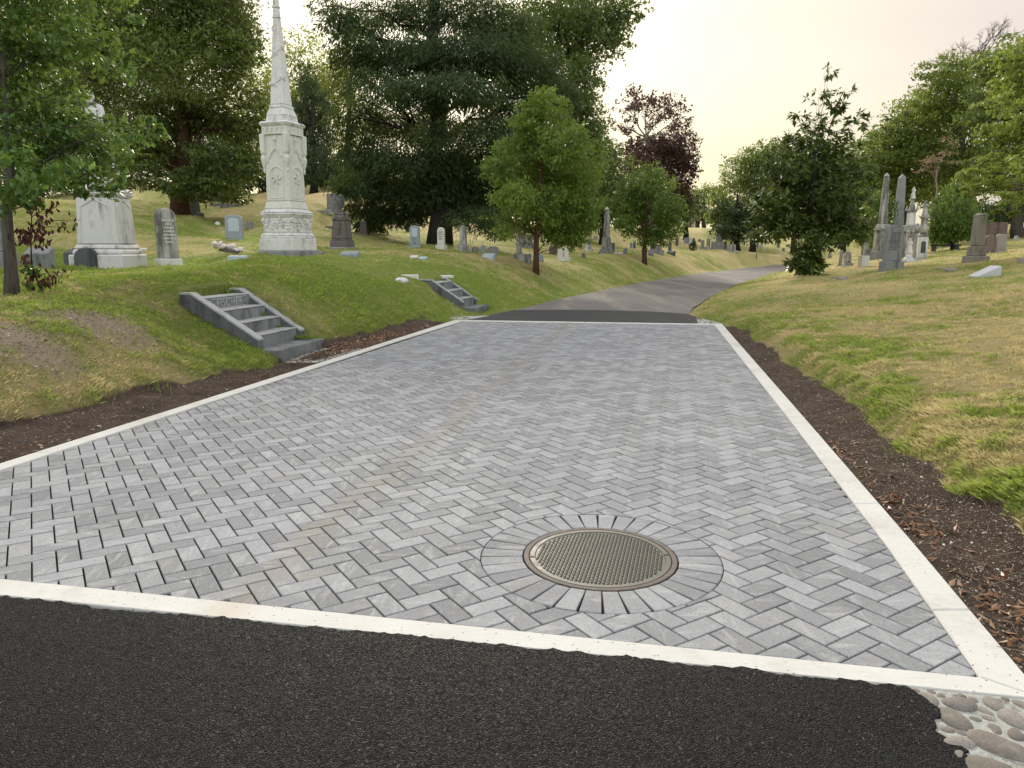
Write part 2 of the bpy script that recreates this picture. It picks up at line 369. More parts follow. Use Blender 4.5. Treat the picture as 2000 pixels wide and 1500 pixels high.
STA, STB = un(425, 1205), un(1010, 715)
def rust(t, pos, amt=.55):
    """a narrow rusty run-off stain with its own outline, crossing the paving"""
    dx, dy = STB[0] - STA[0], STB[1] - STA[1]; L = sqrt(dx * dx + dy * dy); nx, ny = -dy / L, dx / L
    d = t.n('ShaderNodeVectorMath', operation='DOT_PRODUCT'); t.l(pos, d.inputs[0]); d.inputs[1].default_value = (nx, ny, 0)
    v = t.math('SUBTRACT', d.outputs['Value'], nx * STA[0] + ny * STA[1])
    v = t.math('ADD', v, t.math('MULTIPLY', t.math('SUBTRACT', t.noise(pos, 1.1, 3), .5), .35))
    a = t.mr(t.math('ABSOLUTE', v), .02, .15, 1, 0)
    return t.math('MULTIPLY', t.math('MULTIPLY', a, t.mr(t.noise(pos, 2.6, 3), .22, .5)), amt)
def mat_paver():
    t = NT('grey_concrete_paver'); p = t.pos(); ti = t.attr('tint'); w = t.math('MULTIPLY', ti, 90.0)
    col = t.mix(t.mr(ti, 0, 1), (.186, .192, .203), (.372, .383, .400))
    dr = t.attr('turn')
    a = t.mapping(p, (5, 17, 8), (0, 0, radians(-32.6))); b = t.mapping(p, (17, 5, 8), (0, 0, radians(-32.6)))
    mv = t.n('ShaderNodeMix', data_type='VECTOR'); t.l(dr, mv.inputs[0]); t.l(a, mv.inputs[4]); t.l(b, mv.inputs[5])
    k = t.noise(mv.outputs[1], 1.0, 5, .65, w=w, dist=.6)
    col = t.mix(t.mr(k, .52, .66, 0, .48), col, (.58, .585, .575))
    col = t.mix(t.mr(k, .48, .28, 0, .3), col, (.19, .195, .21))
    big = t.noise(p, 1.4, 3, w=w); col = t.mix(t.mr(big, .58, .72, 0, .35), col, (.46, .43, .35))
    col = t.mix(t.mr(t.noise(p, .55, 2, w=3.0), .5, .68, 0, .22), col, (.29, .295, .36))
    g2 = t.noise(p, 38, 5, .75, w=w); col = t.mix(t.mr(g2, .56, .68, 0, .45), col, (.52, .52, .50)); col = t.mix(t.mr(g2, .44, .32, 0, .35), col, (.15, .155, .165))
    g = t.noise(p, 330, 2, .8); col = t.mix(t.mr(g, .30, .70, 0, 1), t.mix(.24, col, (0, 0, 0)), t.mix(.14, col, (1, 1, 1)))
    sp = t.vor(p, 34); col = t.mix(t.mr(sp, .06, .13, .6, 0), col, (.10, .10, .10))
    col = t.mix(rust(t, p, .42), col, (.29, .25, .195))
    t.bump(t.math('ADD', g, t.math('MULTIPLY', k, .5)), .35, .002)
    return t.fin(col, .8, .35)
M['paver'] = mat_paver()
def mat_conc():
    t = NT('brushed_concrete'); p = t.pos()
    col = t.mix(t.noise(p, 3.0, 5), (.58, .575, .53), (.74, .735, .69))
    br = t.noise(t.mapping(p, (4, 90, 4), (0, 0, radians(9.6))), 1.6, 4, .6); col = t.mix(t.mr(br, .35, .65, 0, .35), col, (.80, .78, .72))
    g = t.noise(p, 260, 2, .7); col = t.mix(t.mr(g, .3, .45, .3, 0), col, (.25, .24, .21))
    pit = t.vor(p, 15); col = t.mix(t.math('MULTIPLY', t.mr(pit, .035, .065, .9, 0), t.mr(t.noise(p, 2.3, 3), .42, .55)), col, (.10, .09, .08))
    col = t.mix(t.mr(t.noise(p, 1.6, 7, .75), .50, .66, 0, .45), col, (.44, .41, .34))
    col = t.mix(rust(t, p, .35), col, (.56, .44, .30))
    t.bump(t.math('ADD', br, t.math('MULTIPLY', t.mr(pit, .02, .09), .8)), .4, .003)
    return t.fin(col, .85, .25)
M['conc'] = mat_conc()
def mat_asph():
    t = NT('fresh_asphalt'); p = t.pos()
    v1 = t.vor(p, 160); cc = t.vor(p, 160, out='Color')
    sep = t.n('ShaderNodeSeparateColor'); t.l(cc, sep.inputs[0])
    col = t.mix(t.mr(sep.outputs[0], .2, 1.0), (.0026, .0027, .0031), (.0120, .0124, .0135))
    col = t.mix(t.mr(sep.outputs[1], .988, .996, 0, .8), col, (.16, .15, .13))
    col = t.mix(t.mr(t.noise(p, 1.2, 4), .45, .7, 0, .25), col, (.014, .014, .0145))
    sm = t.noise(p, 60, 4, .7)
    t.bump(t.math('ADD', t.mr(v1, 0, .7, 1, 0), t.math('MULTIPLY', sm, .8)), .9, .006)
    return t.fin(col, t.mr(sep.outputs[2], 0, 1, .5, .95), .22)
M['asph'] = mat_asph()
def mat_patch():
    t = NT('dark_asphalt_patch'); p = t.pos(); g = t.noise(p, 120, 3, .8)
    col = t.mix(t.mr(g, .3, .7), (.030, .031, .034), (.065, .066, .070)); col = t.mix(t.mr(t.noise(p, 1.5, 4), .4, .7, 0, .3), col, (.085, .083, .08))
    t.bump(g, .5, .004); return t.fin(col, .8, .35)
M['patch'] = mat_patch()
def mat_road():
    t = NT('old_road_surface'); p = t.pos(); g = t.noise(p, 45, 4, .85)
    col = t.mix(t.mr(g, .3, .7), (.15, .138, .128), (.30, .275, .25)); col = t.mix(t.mr(t.noise(p, .35, 5), .4, .65, 0, .6), col, (.15, .135, .13))
    w = t.noise(t.mapping(p, (1.5, .16, 1), (0, 0, radians(12))), 1.0, 3); col = t.mix(t.mr(w, .5, .62, 0, .5), col, (.36, .32, .28))
    t.bump(g, .4, .006); return t.fin(col, .9, .2)
M['road'] = mat_road()
def mat_sand():
    t = NT('joint_sand'); p = t.pos(); g = t.noise(p, 300, 2, .8)
    return t.fin(t.mix(t.mr(g, .3, .7), (.012, .011, .010), (.035, .032, .029)), .95, .1)
M['sand'] = mat_sand()
def mat_mortar():
    t = NT('pale_mortar'); p = t.pos(); g = t.noise(p, 60, 5, .8); c = t.mix(t.mr(g, .3, .7), (.36, .37, .34), (.62, .63, .58))
    c = t.mix(t.mr(t.noise(p, 13, 6, .8), .54, .66, 0, .85), c, (.09, .07, .05)); t.bump(g, .8, .012); return t.fin(c, .9, .2)
M['mortar'] = mat_mortar()
def mat_iron():
    t = NT('cast_iron_cover'); p = t.pos(); g = t.noise(p, 14, 6, .7)
    col = t.mix(t.mr(g, .35, .7), (.070, .068, .060), (.125, .12, .104)); col = t.mix(t.mr(t.noise(p, 5, 4), .5, .7, 0, .4), col, (.14, .105, .08))
    t.bump(t.noise(p, 200, 3), .3, .002); m = t.fin(col, t.mr(g, .3, .7, .42, .65), .5); t.b.inputs['Metallic'].default_value = .35; return m
M['iron'] = mat_iron()
def mat_rim():
    t = NT('rusty_iron_frame'); p = t.pos(); g = t.noise(p, 20, 6, .7)
    t.bump(g, .3, .003); return t.fin(t.mix(t.mr(g, .3, .7), (.09, .068, .055), (.17, .14, .12)), .7, .4)
M['rim'] = mat_rim()
GA, GB, GD1, GD2 = (.125, .195, .028), (.26, .32, .055), (.47, .365, .165), (.67, .53, .29)
def mat_ground():
    t = NT('lawn_and_soil'); p = t.pos(); so_, dry, bare = t.attr('soil'), t.attr('dry'), t.attr('bare')
    n1 = t.noise(p, 22, 6, .75); n2 = t.noise(p, 2.6, 5, .65)
    gr = t.mix(n1, GA, GB); gr = t.mix(t.mr(n2, .4, .7, 0, .5), gr, (.20, .23, .055))
    dr = t.mix(t.noise(p, 30, 5, .8), GD1, GD2)
    d = t.mr(t.math('ADD', dry, t.math('MULTIPLY', t.math('SUBTRACT', t.noise(p, 7, 6, .75), .5), 1.1)), .30, .74)
    col = t.mix(d, gr, dr)
    sc_ = t.mix(t.noise(p, 35, 6, .8), (.040, .029, .023), (.155, .112, .085))
    chip = t.vor(t.mapping(p, (1, 1.6, 1)), 38); sc_ = t.mix(t.mr(chip, .08, .16, .5, 0), sc_, (.33, .27, .2)); sc_ = t.mix(t.mr(t.noise(p, 3, 5, .7), .45, .65, 0, .6), sc_, (.022, .016, .013))
    bc = t.mix(t.noise(p, 26, 6, .85), (.20, .15, .10), (.42, .34, .235)); bc = t.mix(t.mr(chip, .12, .2, .7, 0), bc, (.42, .37, .3))
    bm = t.mr(t.math('ADD', bare, t.math('MULTIPLY', t.math('SUBTRACT', t.noise(p, 9, 6, .85), .5), 1.8)), .38, .58)
    col = t.mix(t.math('MULTIPLY', t.attr('thatch_shade'), .42), col, t.mix(n1, (.045, .050, .018), (.14, .115, .055)))  # thatch tone plus painted shade between blades, fading with distance
    col = t.mix(bm, col, bc)
    col = t.mix(t.mr(so_, .35, .65), col, sc_)
    t.bump(t.math('ADD', t.noise(p, 50, 5, .8), n1), .8, .03)
    return t.fin(col, .95, .1)
M['ground'] = mat_ground()
def leafmat(name, a, b, c=None, trans=.35, rough=.42, spec=.5):
    """a dark, b light, c occasional colour; tint varies leaf by leaf"""
    t = NT(name); ti = t.attr('tint'); col = t.mix(ti, a, b)
    if c: col = t.mix(t.mr(ti, .86, .97), col, c)
    t.fin(col, rough, spec)
    tr = t.n('ShaderNodeBsdfTranslucent'); t.l(t.mix(.5, col, (.45, .55, .08) if a[1] > a[0] * 1.1 else b), tr.inputs['Color'])
    mx = t.n('ShaderNodeMixShader'); mx.inputs[0].default_value = trans
    t.l(t.b.outputs[0], mx.inputs[1]); t.l(tr.outputs[0], mx.inputs[2]); t.l(mx.outputs[0], t.out.inputs['Surface']); return t.m
L = {}
L['near'] = leafmat('leaf_broad_green', (0.021, 0.053, 0.011), (0.138, 0.266, 0.051), (0.262, 0.404, 0.071), .30)
L['yew'] = leafmat('needles_olive', (0.020, 0.033, 0.007), (0.140, 0.189, 0.033), (0.238, 0.274, 0.055), .22)
L['weep'] = leafmat('needles_deep_green', (.011, .026, .009), (.085, .125, .050), (.15, .19, .10), .15, .65, .2)
L['dark'] = leafmat('leaf_dark', (0.007, 0.018, 0.006), (0.051, 0.090, 0.027), None, .2)
L['decid'] = leafmat('leaf_deciduous', (0.024, 0.046, 0.013), (0.138, 0.210, 0.055), (0.243, 0.302, 0.081), .3)
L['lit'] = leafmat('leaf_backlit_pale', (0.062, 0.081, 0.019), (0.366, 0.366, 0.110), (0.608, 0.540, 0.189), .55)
L['young'] = leafmat('leaf_young_tree', (0.041, 0.079, 0.014), (0.255, 0.375, 0.064), (0.484, 0.565, 0.101), .40)
L['young2'] = leafmat('leaf_young_tree_deep', (0.029, 0.061, 0.010), (0.159, 0.262, 0.040), (0.298, 0.386, 0.070), .35)
L['purple'] = leafmat('leaf_copper', (.026, .013, .011), (.135, .068, .052), (.24, .14, .11), .38)
L['mag'] = leafmat('leaf_large_glossy', (0.016, 0.034, 0.008), (0.120, 0.174, 0.041), (0.246, 0.281, 0.088), .20, .38, .5)
L['right'] = leafmat('leaf_right_wood', (0.038, 0.073, 0.012), (0.258, 0.332, 0.067), (0.463, 0.505, 0.126), .35)
L['maple'] = leafmat('leaf_yellow_green', (0.050, 0.082, 0.013), (0.342, 0.417, 0.086), (0.567, 0.640, 0.137), .42)
L['shrub'] = leafmat('leaf_clipped_shrub', (0.022, 0.056, 0.006), (0.159, 0.270, 0.032), None, .25)
L['dead'] = leafmat('leaf_dead_brown', (.045, .012, .010), (.14, .042, .030), None, .2)
L['tan'] = leafmat('leaf_tan_patch', (.16, .11, .06), (.30, .22, .12), None, .3)
L['litter'] = leafmat('fallen_leaf', (.15, .065, .03), (.38, .20, .10), (.50, .38, .24), .15)
L['chip'] = leafmat('wood_chip', (.10, .07, .05), (.45, .37, .28), (.7, .66, .58), .0, .9, .1)
def mat_blade():
    t = NT('grass_blade'); ti, dry = t.attr('tint'), t.attr('dry')
    gr = t.mix(ti, (.115, .205, .025), (.40, .50, .085)); dr = t.mix(ti, (.50, .39, .18), (.82, .67, .40))
    t.fin(t.mix(dry, gr, dr), .6, .25)
    tr = t.n('ShaderNodeBsdfTranslucent'); t.l(t.mix(dry, gr, dr), tr.inputs['Color'])
    mx = t.n('ShaderNodeMixShader'); mx.inputs[0].default_value = .42
    t.l(t.b.outputs[0], mx.inputs[1]); t.l(tr.outputs[0], mx.inputs[2]); t.l(mx.outputs[0], t.out.inputs['Surface']); return t.m
M['blade'] = mat_blade()
def bark(name, a, b):
    t = NT(name); p = t.pos(); n = t.noise(t.mapping(p, (9, 9, 1.3)), 2.6, 6, .75)
    t.bump(n, .8, .03); return t.fin(t.mix(t.mr(n, .3, .7), a, b), .9, .15)
M['bark'] = bark('bark_grey', (.045, .040, .032), (.16, .14, .115)); M['barkred'] = bark('bark_red', (.050, .028, .018), (.14, .075, .048))
M['barkdark'] = bark('bark_dark', (.018, .016, .014), (.06, .052, .044)); M['barkpale'] = bark('bark_pale', (.20, .17, .14), (.36, .31, .27))
def plain(name, c, r=.8):
    t = NT(name); g = t.noise(t.pos(), 30, 4); return t.fin(t.mix(g, tuple(x * .8 for x in c), tuple(min(1, x * 1.15) for x in c)), r, .3)
M['metalwhite'] = plain('white_painted_metal', (.72, .73, .74), .5); M['flower'] = plain('pale_flowers', (.72, .66, .62)); M['wood'] = plain('weathered_wood', (.22, .13, .07))

# ------------------------------------------------------------------ ground sheet
def dry_of(x, y):
    sR, sL = s_right(x, y), s_left(x, y)
    n = fbm(x * .45 + 3, y * .45 + 9, 4); n2 = fbm(x * 1.7, y * 1.7 + 40, 4)
    d = .5 * n + .5 * n2
    right = .10 * np.exp(-((sR - 3.0) / 2.4) ** 2) - .05 * (sR < 1.3)
    left = -.19 * sstep(7.5, 10.5, y) * (1 - sstep(17, 22, y)) - .03
    far = .02 * sstep(18, 30, y) + .05 * sstep(30, 60, y) * (sL > sR)
    hill = .22 * np.exp(-((x + 14) / 9) ** 2 - ((y - 48) / 7) ** 2)
    return d + np.where(sR > sL, right + .02, left) + far + hill
BAREP = (hit(190, 625), hit(30, 660))
def bare_of(x, y):
    p, q = BAREP
    a = np.exp(-(((x - p[0]) / .75) ** 2 + ((y - p[1]) / .6) ** 2)); b = np.exp(-(((x - q[0]) / .8) ** 2 + ((y - q[1]) / .45) ** 2))
    return np.clip(np.maximum(a, b) * .95 - .25 * fbm(x * 3, y * 3, 3) + .08, 0, 1)
def soil_of(x, y):
    sL, sR = s_left(x, y), s_right(x, y)
    wob = (fbm(x * 2.5, y * 2.5, 3) - .5) * .22
    e = .62 + .28 * (1 - sstep(4, 8, y))
    a = (1 - sstep(e - .10, e + .08, sL + wob)) * (sL > -.3) * (1 - sstep(14.6, 16.2, y + wob * 4))
    b = (1 - sstep(er(y) - .12, er(y) + .05, sR + wob)) * (sR > -.3) * (1 - sstep(13.9, 15.2, y + wob * 4))
    return np.maximum(np.maximum(a, b), ((sL < -.02) & (sR < -.02) & (y < 16.3)) * 1.0)
th_f = np.radians(np.linspace(-43, 43, 540)); th_b = np.radians(np.linspace(43, 317, 90))[1:-1]
ths = np.concatenate([th_f, th_b]); rs = np.concatenate([[0.4], np.exp(np.linspace(math.log(1.2), math.log(60), 430)), np.exp(np.linspace(math.log(64), math.log(1500), 40))])
TT, RR = np.meshgrid(ths, rs); GX, GY = RR * np.sin(TT), RR * np.cos(TT)
GZ = np.concatenate([H(GX[i:i + 40], GY[i:i + 40]) for i in range(0, len(rs), 40)])
nt, nr = len(ths), len(rs)
idx = np.arange(nr * nt).reshape(nr, nt); nx_ = np.roll(idx, -1, axis=1)
Q = np.stack([idx[:-1], idx[1:], nx_[1:], nx_[:-1]], -1).reshape(-1, 4)[:, ::-1]
V = np.stack([GX, GY, GZ], -1).reshape(-1, 3)
gx, gy = V[:, 0], V[:, 1]
g_o = mesh_np('lawn_ground', V, Q, M['ground'], attrs={'soil': soil_of(gx, gy), 'dry': dry_of(gx, gy), 'bare': bare_of(gx, gy), 'thatch_shade': 1 - sstep(9, 26, np.hypot(gx, gy))}, smooth=True)
setp(g_o, 'cemetery lawn with dry patches and dark bare soil beside the paving', kind='structure')

# ------------------------------------------------------------------ road surfaces
def strip(name, left, right, z, mat, n_across=12, zf=None):
    V, Fc = [], []
    for a, b in zip(left, right):
        for k in range(n_across + 1):
            t = k / n_across; V.append((a[0] + (b[0] - a[0]) * t, a[1] + (b[1] - a[1]) * t, z))
    m = n_across + 1
    for i in range(len(left) - 1):
        for k in range(n_across): Fc.append((i * m + k, i * m + k + 1, (i + 1) * m + k + 1, (i + 1) * m + k))
    return mesh_np(name, V, Fc, mat)
ys = [16.2, 17, 18, 19, 20, 22, 25, 28, 32, 36, 40, 46, 52, 60, 70, 80, 100]
def wobv(y, k): return (fbm(np.array([y * 1.3 + k]), np.array([k * 3.1]), 3)[0] - .5) * .35
old = strip('old_road', [(float(xl(y)) + wobv(y, 1), y) for y in ys], [(float(xr(y)) + wobv(y, 7), y) for y in ys], .0, M['road'])
setp(old, 'worn grey brown cemetery road curving away to the right', kind='structure')
# kerb frame corners
FL, FR = Vector((-4.02, 3.37)), Vector((1.80, 2.27))            # outer corners of the frame
FLi, FRi = Vector((-3.845, 3.50)), Vector((1.66, 2.405))
BLo, BRo = Vector((-1.22, 15.75)), Vector((4.22, 14.88))
# fresh asphalt in the foreground: fine uneven grid whose edge runs raggedly along the kerb
nx0, ny0 = 600, 165
xs = np.linspace(-4.6, 2.6, nx0)
def edge_at(x):
    e = FL.y + (x - FL.x) / (FR.x - FL.x) * (FR.y - FL.y) + .012
    return e + (fbm(x * 5, x * 0 + 3, 4) - .5) * .045 + (fbm(x * 38, x * 0 + 8, 3) - .5) * .04
edge = edge_at(xs)
ee = un(1790, 1358); e2p = un(1872, 1500)
V = []
tt = np.linspace(0, 1, ny0) ** .9
X2 = np.zeros((ny0, nx0)); Y2 = np.zeros((ny0, nx0))
right_edge = lambda y: np.interp(y, [0, e2p[1], ee[1], 3], [1.35, e2p[0], ee[0], ee[0] - .2])
for j, t in enumerate(tt):
    lim = right_edge(Y2[j - 1] if j else edge) + .03 + (fbm((Y2[j - 1] if j else edge) * 9, edge * 0 + 2, 4) - .5) * .10 + (fbm((Y2[j - 1] if j else edge) * 60, edge * 0 + 5, 3) - .5) * .04
    X2[j] = -4.6 + (xs + 4.6) / 7.2 * (lim + 4.6)
    e_ = edge_at(X2[j]); Y2[j] = e_ + (0.3 - e_) * t
Z2 = .010 + (fbm(X2 * 70, Y2 * 70, 2) - .5) * .004 + (fbm(X2 * 3, Y2 * 3, 2) - .5) * .01
Z2[0] -= .02; Z2[:, -1] -= .02
ii = np.arange(nx0 * ny0).reshape(ny0, nx0)
Q = np.stack([ii[:-1, :-1], ii[1:, :-1], ii[1:, 1:], ii[:-1, 1:]], -1).reshape(-1, 4)
fa = mesh_np('fresh_asphalt', np.stack([X2, Y2, Z2], -1).reshape(-1, 3), Q, M['asph'])
setp(fa, 'fresh black coarse asphalt in the foreground', kind='structure')
up_edge = [un(*p) for p in ((1000, 606.5), (1080, 605.5), (1150, 605.5), (1250, 608), (1310, 611), (1357, 615))]
dl = [BLo + (BRo - BLo) * t for t in np.linspace(.045, .915, 6)]
pt = MB(); n = 14
for i in range(n + 1):
    t = i / n; k = min(int(t * 5), 4); q = t * 5 - k
    lo_ = Vector(dl[k]) * (1 - q) + Vector(dl[k + 1]) * q; up_ = Vector(up_edge[k]) * (1 - q) + Vector(up_edge[k + 1]) * q
    pt.v += [(lo_.x, lo_.y, .006), (up_.x, up_.y + rnd.uniform(-.03, .03), .008), (up_.x, up_.y + .05, -.005)]
    if i: b = (i - 1) * 3; pt.f += [(b, b + 3, b + 4, b + 1), (b + 1, b + 4, b + 5, b + 2)]
setp(pt.build('asphalt_patch', M['patch']), 'dark asphalt strip between the brick paving and the old road', kind='structure')

# ------------------------------------------------------------------ brick paving
bed_poly = [FLi] + [Vector((p[0] + .145, p[1])) for p in PL[1:-1]] + [Vector((-1.02, 15.55)), Vector((4.02, 14.74))] + [Vector((p[0] - .15, p[1])) for p in reversed(PRn[1:-1])] + [FRi]
bm_ = MB(); bm_.add([(p.x, p.y, -.012) for p in bed_poly], [tuple(range(len(bed_poly)))[::-1]])
pave = bm_.build('brick_pavement', M['sand']); setp(pave, 'grey herringbone brick paving framed by pale concrete', kind='structure')
W_ = .1025; E1 = Vector((.8425, .5387)); E2 = Vector((-.5387, .8425)); MC = Vector((.435, 3.465)); R_OUT, R_IN = .592, .381
def clip(poly, a, b):            # keep the side left of a->b
    out = []; d = b - a
    side = lambda p: d.x * (p.y - a.y) - d.y * (p.x - a.x)
    for i in range(len(poly)):
        p, q = poly[i], poly[(i + 1) % len(poly)]; sp, sq = side(p), side(q)
        if sp >= 0: out.append(p)
        if (sp >= 0) != (sq >= 0): out.append(p + (q - p) * (sp / (sp - sq)))
    return out
inner = bed_poly
cw = sum((inner[i].x * inner[(i + 1) % len(inner)].y - inner[(i + 1) % len(inner)].x * inner[i].y) for i in range(len(inner))) < 0
walls = []
order = list(reversed(inner)) if cw else inner
for i in range(len(order)): walls.append((order[i], order[(i + 1) % len(order)]))
def area(p): return abs(sum(p[i].x * p[(i + 1) % len(p)].y - p[(i + 1) % len(p)].x * p[i].y for i in range(len(p)))) / 2
def clip_circle(poly):
    ds = [(p - MC).length for p in poly]
    if min(ds) > R_OUT + .25: return poly
    pts = []
    for i in range(len(poly)):
        p, q = poly[i], poly[(i + 1) % len(poly)]
        for k in range(24): pts.append(p + (q - p) * (k / 24))
    ins = [(p - MC).length < R_OUT for p in pts]
    if not any(ins): return poly
    if all(ins): return []
    n = len(pts); s0 = next(i for i in range(n) if ins[i] and not ins[(i + 1) % n])
    out = []
    for k in range(1, n + 1):
        i = (s0 + k) % n
        if not ins[i]: out.append(pts[i])
    a0 = math.atan2(out[-1].y - MC.y, out[-1].x - MC.x); a1 = math.atan2(out[0].y - MC.y, out[0].x - MC.x)
    da = (a1 - a0 + pi) % (2 * pi) - pi
    for k in range(0, 6):
        a = a0 + da * k / 5; out.append(MC + Vector((cos(a), sin(a))) * R_OUT)
    # thin collinear points out
    res = []
    for i in range(len(out)):
        a, b, c = out[i - 1], out[i], out[(i + 1) % len(out)]
        if (b - a).length < 1e-4: continue
        if abs((b - a).normalized().cross((c - b).normalized()) if (c - b).length > 1e-5 else 0) > .02: res.append(b)
    return res
GAP = .008
def brick_geo(poly, seed):
    R = random.Random(seed); c = sum(poly, Vector((0, 0))) / len(poly)
    def ins(d):
        o = []
        for p in poly:
            v = p - c; L_ = v.length; o.append(p - v * min(d * 1.25 / max(L_, 1e-4), .6))
        return o
    z = R.uniform(-.0012, .0012) ; tx, ty = R.uniform(-.010, .010), R.uniform(-.010, .010)
    zt = lambda p, dz: z + (p.x - c.x) * tx + (p.y - c.y) * ty + dz
    r0 = ins(0); r1 = ins(.0035); n = len(poly)
    vs = [(p.x, p.y, -.03) for p in r0] + [(p.x, p.y, zt(p, -.0028)) for p in r0] + [(p.x, p.y, zt(p, 0)) for p in r1]
    fs = [tuple(2 * n + i for i in range(n))]
    for k in (0, 1): fs += [(k * n + i, k * n + (i + 1) % n, (k + 1) * n + (i + 1) % n, (k + 1) * n + i) for i in range(n)]
    return vs, fs
bricks = []
h = GAP / 2
for i in range(-30, 175):
    for j in range(-30, 175):
        r = (i - j) % 4
        if r == 0: a0, a1, b0, b1, turn = i, i + 2, j, j + 1, 0
        elif r == 3: a0, a1, b0, b1, turn = i, i + 1, j, j + 2, 1
        else: continue
        A0, A1, B0, B1 = [(v + o) * W_ for v, o in ((a0, 25.65 - 26), (a1, 25.65 - 26), (b0, 12.24 - 12), (b1, 12.24 - 12))]
        # lattice phase: a horizontal brick lies at (25.65, 12.24) where (26-12)%4 = 2
        A0 += 2 * W_; A1 += 2 * W_
        c = E1 * ((A0 + A1) / 2) + E2 * ((B0 + B1) / 2)
        if c.y < 2 or c.y > 16.2 or c.x < -4.5 or c.x > 4.8: continue
        poly = [E1 * a + E2 * b for a, b in ((A0 + h, B0 + h), (A1 - h, B0 + h), (A1 - h, B1 - h), (A0 + h, B1 - h))]
        for wa, wb in walls:
            dv = (wb - wa).normalized(); off = Vector((-dv.y, dv.x)) * .004
            poly = clip(poly, wa + off, wb + off)
            if len(poly) < 3: break
        if len(poly) < 3 or area(poly) < .0008: continue
        poly = clip_circle(poly)
        if len(poly) < 3 or area(poly) < .0006: continue
        s_ = sum(poly[q].x * poly[(q + 1) % len(poly)].y - poly[(q + 1) % len(poly)].x * poly[q].y for q in range(len(poly)))
        if s_ < 0: poly = poly[::-1]
        bricks.append((poly, turn, c, False))
NR = 34
for k in range(NR):
    a0, a1 = 2 * pi * k / NR, 2 * pi * (k + 1) / NR
    ga, gb = .004 / R_IN, .007 / R_OUT
    poly = [MC + Vector((cos(a), sin(a))) * r for a, r in ((a0 + ga / 2, R_IN + .004), (a0 + gb, R_OUT - .005), ((a0 + a1) / 2, R_OUT - .004), (a1 - gb, R_OUT - .005), (a1 - ga / 2, R_IN + .004))]
    s_ = sum(poly[q].x * poly[(q + 1) % 5].y - poly[(q + 1) % 5].x * poly[q].y for q in range(5))
    bricks.append((poly[::-1] if s_ < 0 else poly, 0, MC + Vector((cos((a0 + a1) / 2), sin((a0 + a1) / 2))) * .5, True))
def vis(c):
    t = 1000 + F * c.x / (c.y * cos(TH) + EYE * sin(TH))
    return 0 < t < 2000
def score(b): return (area(b[0]) / (b[2].length ** 3 + .1)) * (1 if vis(b[2]) else .05) + (1 if b[3] else 0)
bricks.sort(key=score, reverse=True)
sv, sf, st_, sd = [], [], [], []
for k, (poly, turn, c, ring) in enumerate(bricks):
    vs_, fs_ = brick_geo(poly, k); ti = rnd.random() ** 1.1
    if k < 300:
        m_ = MB(); m_.add(vs_, fs_); m_.build('brick', M['paver'], pave, attrs={'tint': ti, 'turn': float(turn)})
    else:
        b = len(sv); sv += vs_; sf += [tuple(b + q for q in f) for f in fs_]; st_ += [ti] * len(fs_); sd += [float(turn)] * len(fs_)
m_ = MB(); m_.v, m_.f = sv, sf
bf = m_.build('brick_field', M['paver'], pave, attrs={'tint': st_, 'turn': sd}); bf['kind'] = 'stuff'

# ------------------------------------------------------------------ concrete kerb frame
kerb = MB(); kerb_e = MB()
def kerb_piece(poly, parent, bev=.006, top=.006):
    c = sum(poly, Vector((0, 0))) / len(poly)
    s_ = sum(poly[q].x * poly[(q + 1) % len(poly)].y - poly[(q + 1) % len(poly)].x * poly[q].y for q in range(len(poly)))
    if s_ < 0: poly = poly[::-1]
    n = len(poly); m_ = MB()
    up = []
    for p in poly:
        i = poly.index(p); a = (poly[i - 1] - p).normalized(); b = (poly[(i + 1) % n] - p).normalized(); v = a + b
        up.append(p + (v.normalized() * bev * 1.3 if v.length > .2 else Vector((-(b.y), b.x)) * bev))
    vs_ = [(p.x, p.y, -.12) for p in poly] + [(p.x, p.y, top - bev) for p in poly] + [(p.x, p.y, top) for p in up]
    fs_ = [tuple(2 * n + i for i in range(n))]
    for k in (0, 1): fs_ += [(k * n + i, k * n + (i + 1) % n, (k + 1) * n + (i + 1) % n, (k + 1) * n + i) for i in range(n)]
    m_.add(vs_, fs_); return m_.build('kerb_section', M['conc'], parent)
kerb_o = empty('kerb', (0, 0, 0)); kerb_o['kind'] = 'structure'; kerb_o['label'] = 'flush pale concrete kerb framing the brick paving'
def lerp_poly(P, y): return Vector((np.interp(y, [p[1] for p in P], [p[0] for p in P]), y))
yl = [5.35, 7.4, 9.6, 11.8, 13.9]; prev = FL
Lo = [(FL.x, FL.y)] + PL[1:]; Li = [(FLi.x, FLi.y)] + [(p[0] + .145, p[1] + .0) for p in PL[1:-1]] + [(-1.04, 15.54)]
def side_pieces(outer, inn, cuts, sgn):
    ys_o = [outer[0][1]] + cuts + [outer[-1][1]]; ys_i = [inn[0][1]] + cuts + [inn[-1][1]]
    for k in range(len(ys_o) - 1):
        g = .004
        yo0, yo1, yi0, yi1 = ys_o[k] + (g if k else 0), ys_o[k + 1] - (g if k < len(cuts) else 0), ys_i[k] + (g if k else 0), ys_i[k + 1] - (g if k < len(cuts) else 0)
        sk_ = rnd.uniform(-.02, .02) if 0 < k else 0
        out_m = [Vector(p) for p in outer if yo0 < p[1] < yo1]; in_m = [Vector(p) for p in inn if yi0 < p[1] < yi1]
        poly = [lerp_poly(outer, yo0)] + out_m + [lerp_poly(outer, yo1), lerp_poly(inn, yi1)] + in_m[::-1] + [lerp_poly(inn, yi0)]
        kerb_piece(poly, kerb_o)
side_pieces(Lo, Li, yl, 1)
Ro = [(FR.x, FR.y)] + PRn[1:-1] + [(BRo.x, BRo.y)]; Ri = [(FRi.x, FRi.y)] + [(p[0] - .15, p[1]) for p in PRn[1:-1]] + [(4.02, 14.73)]
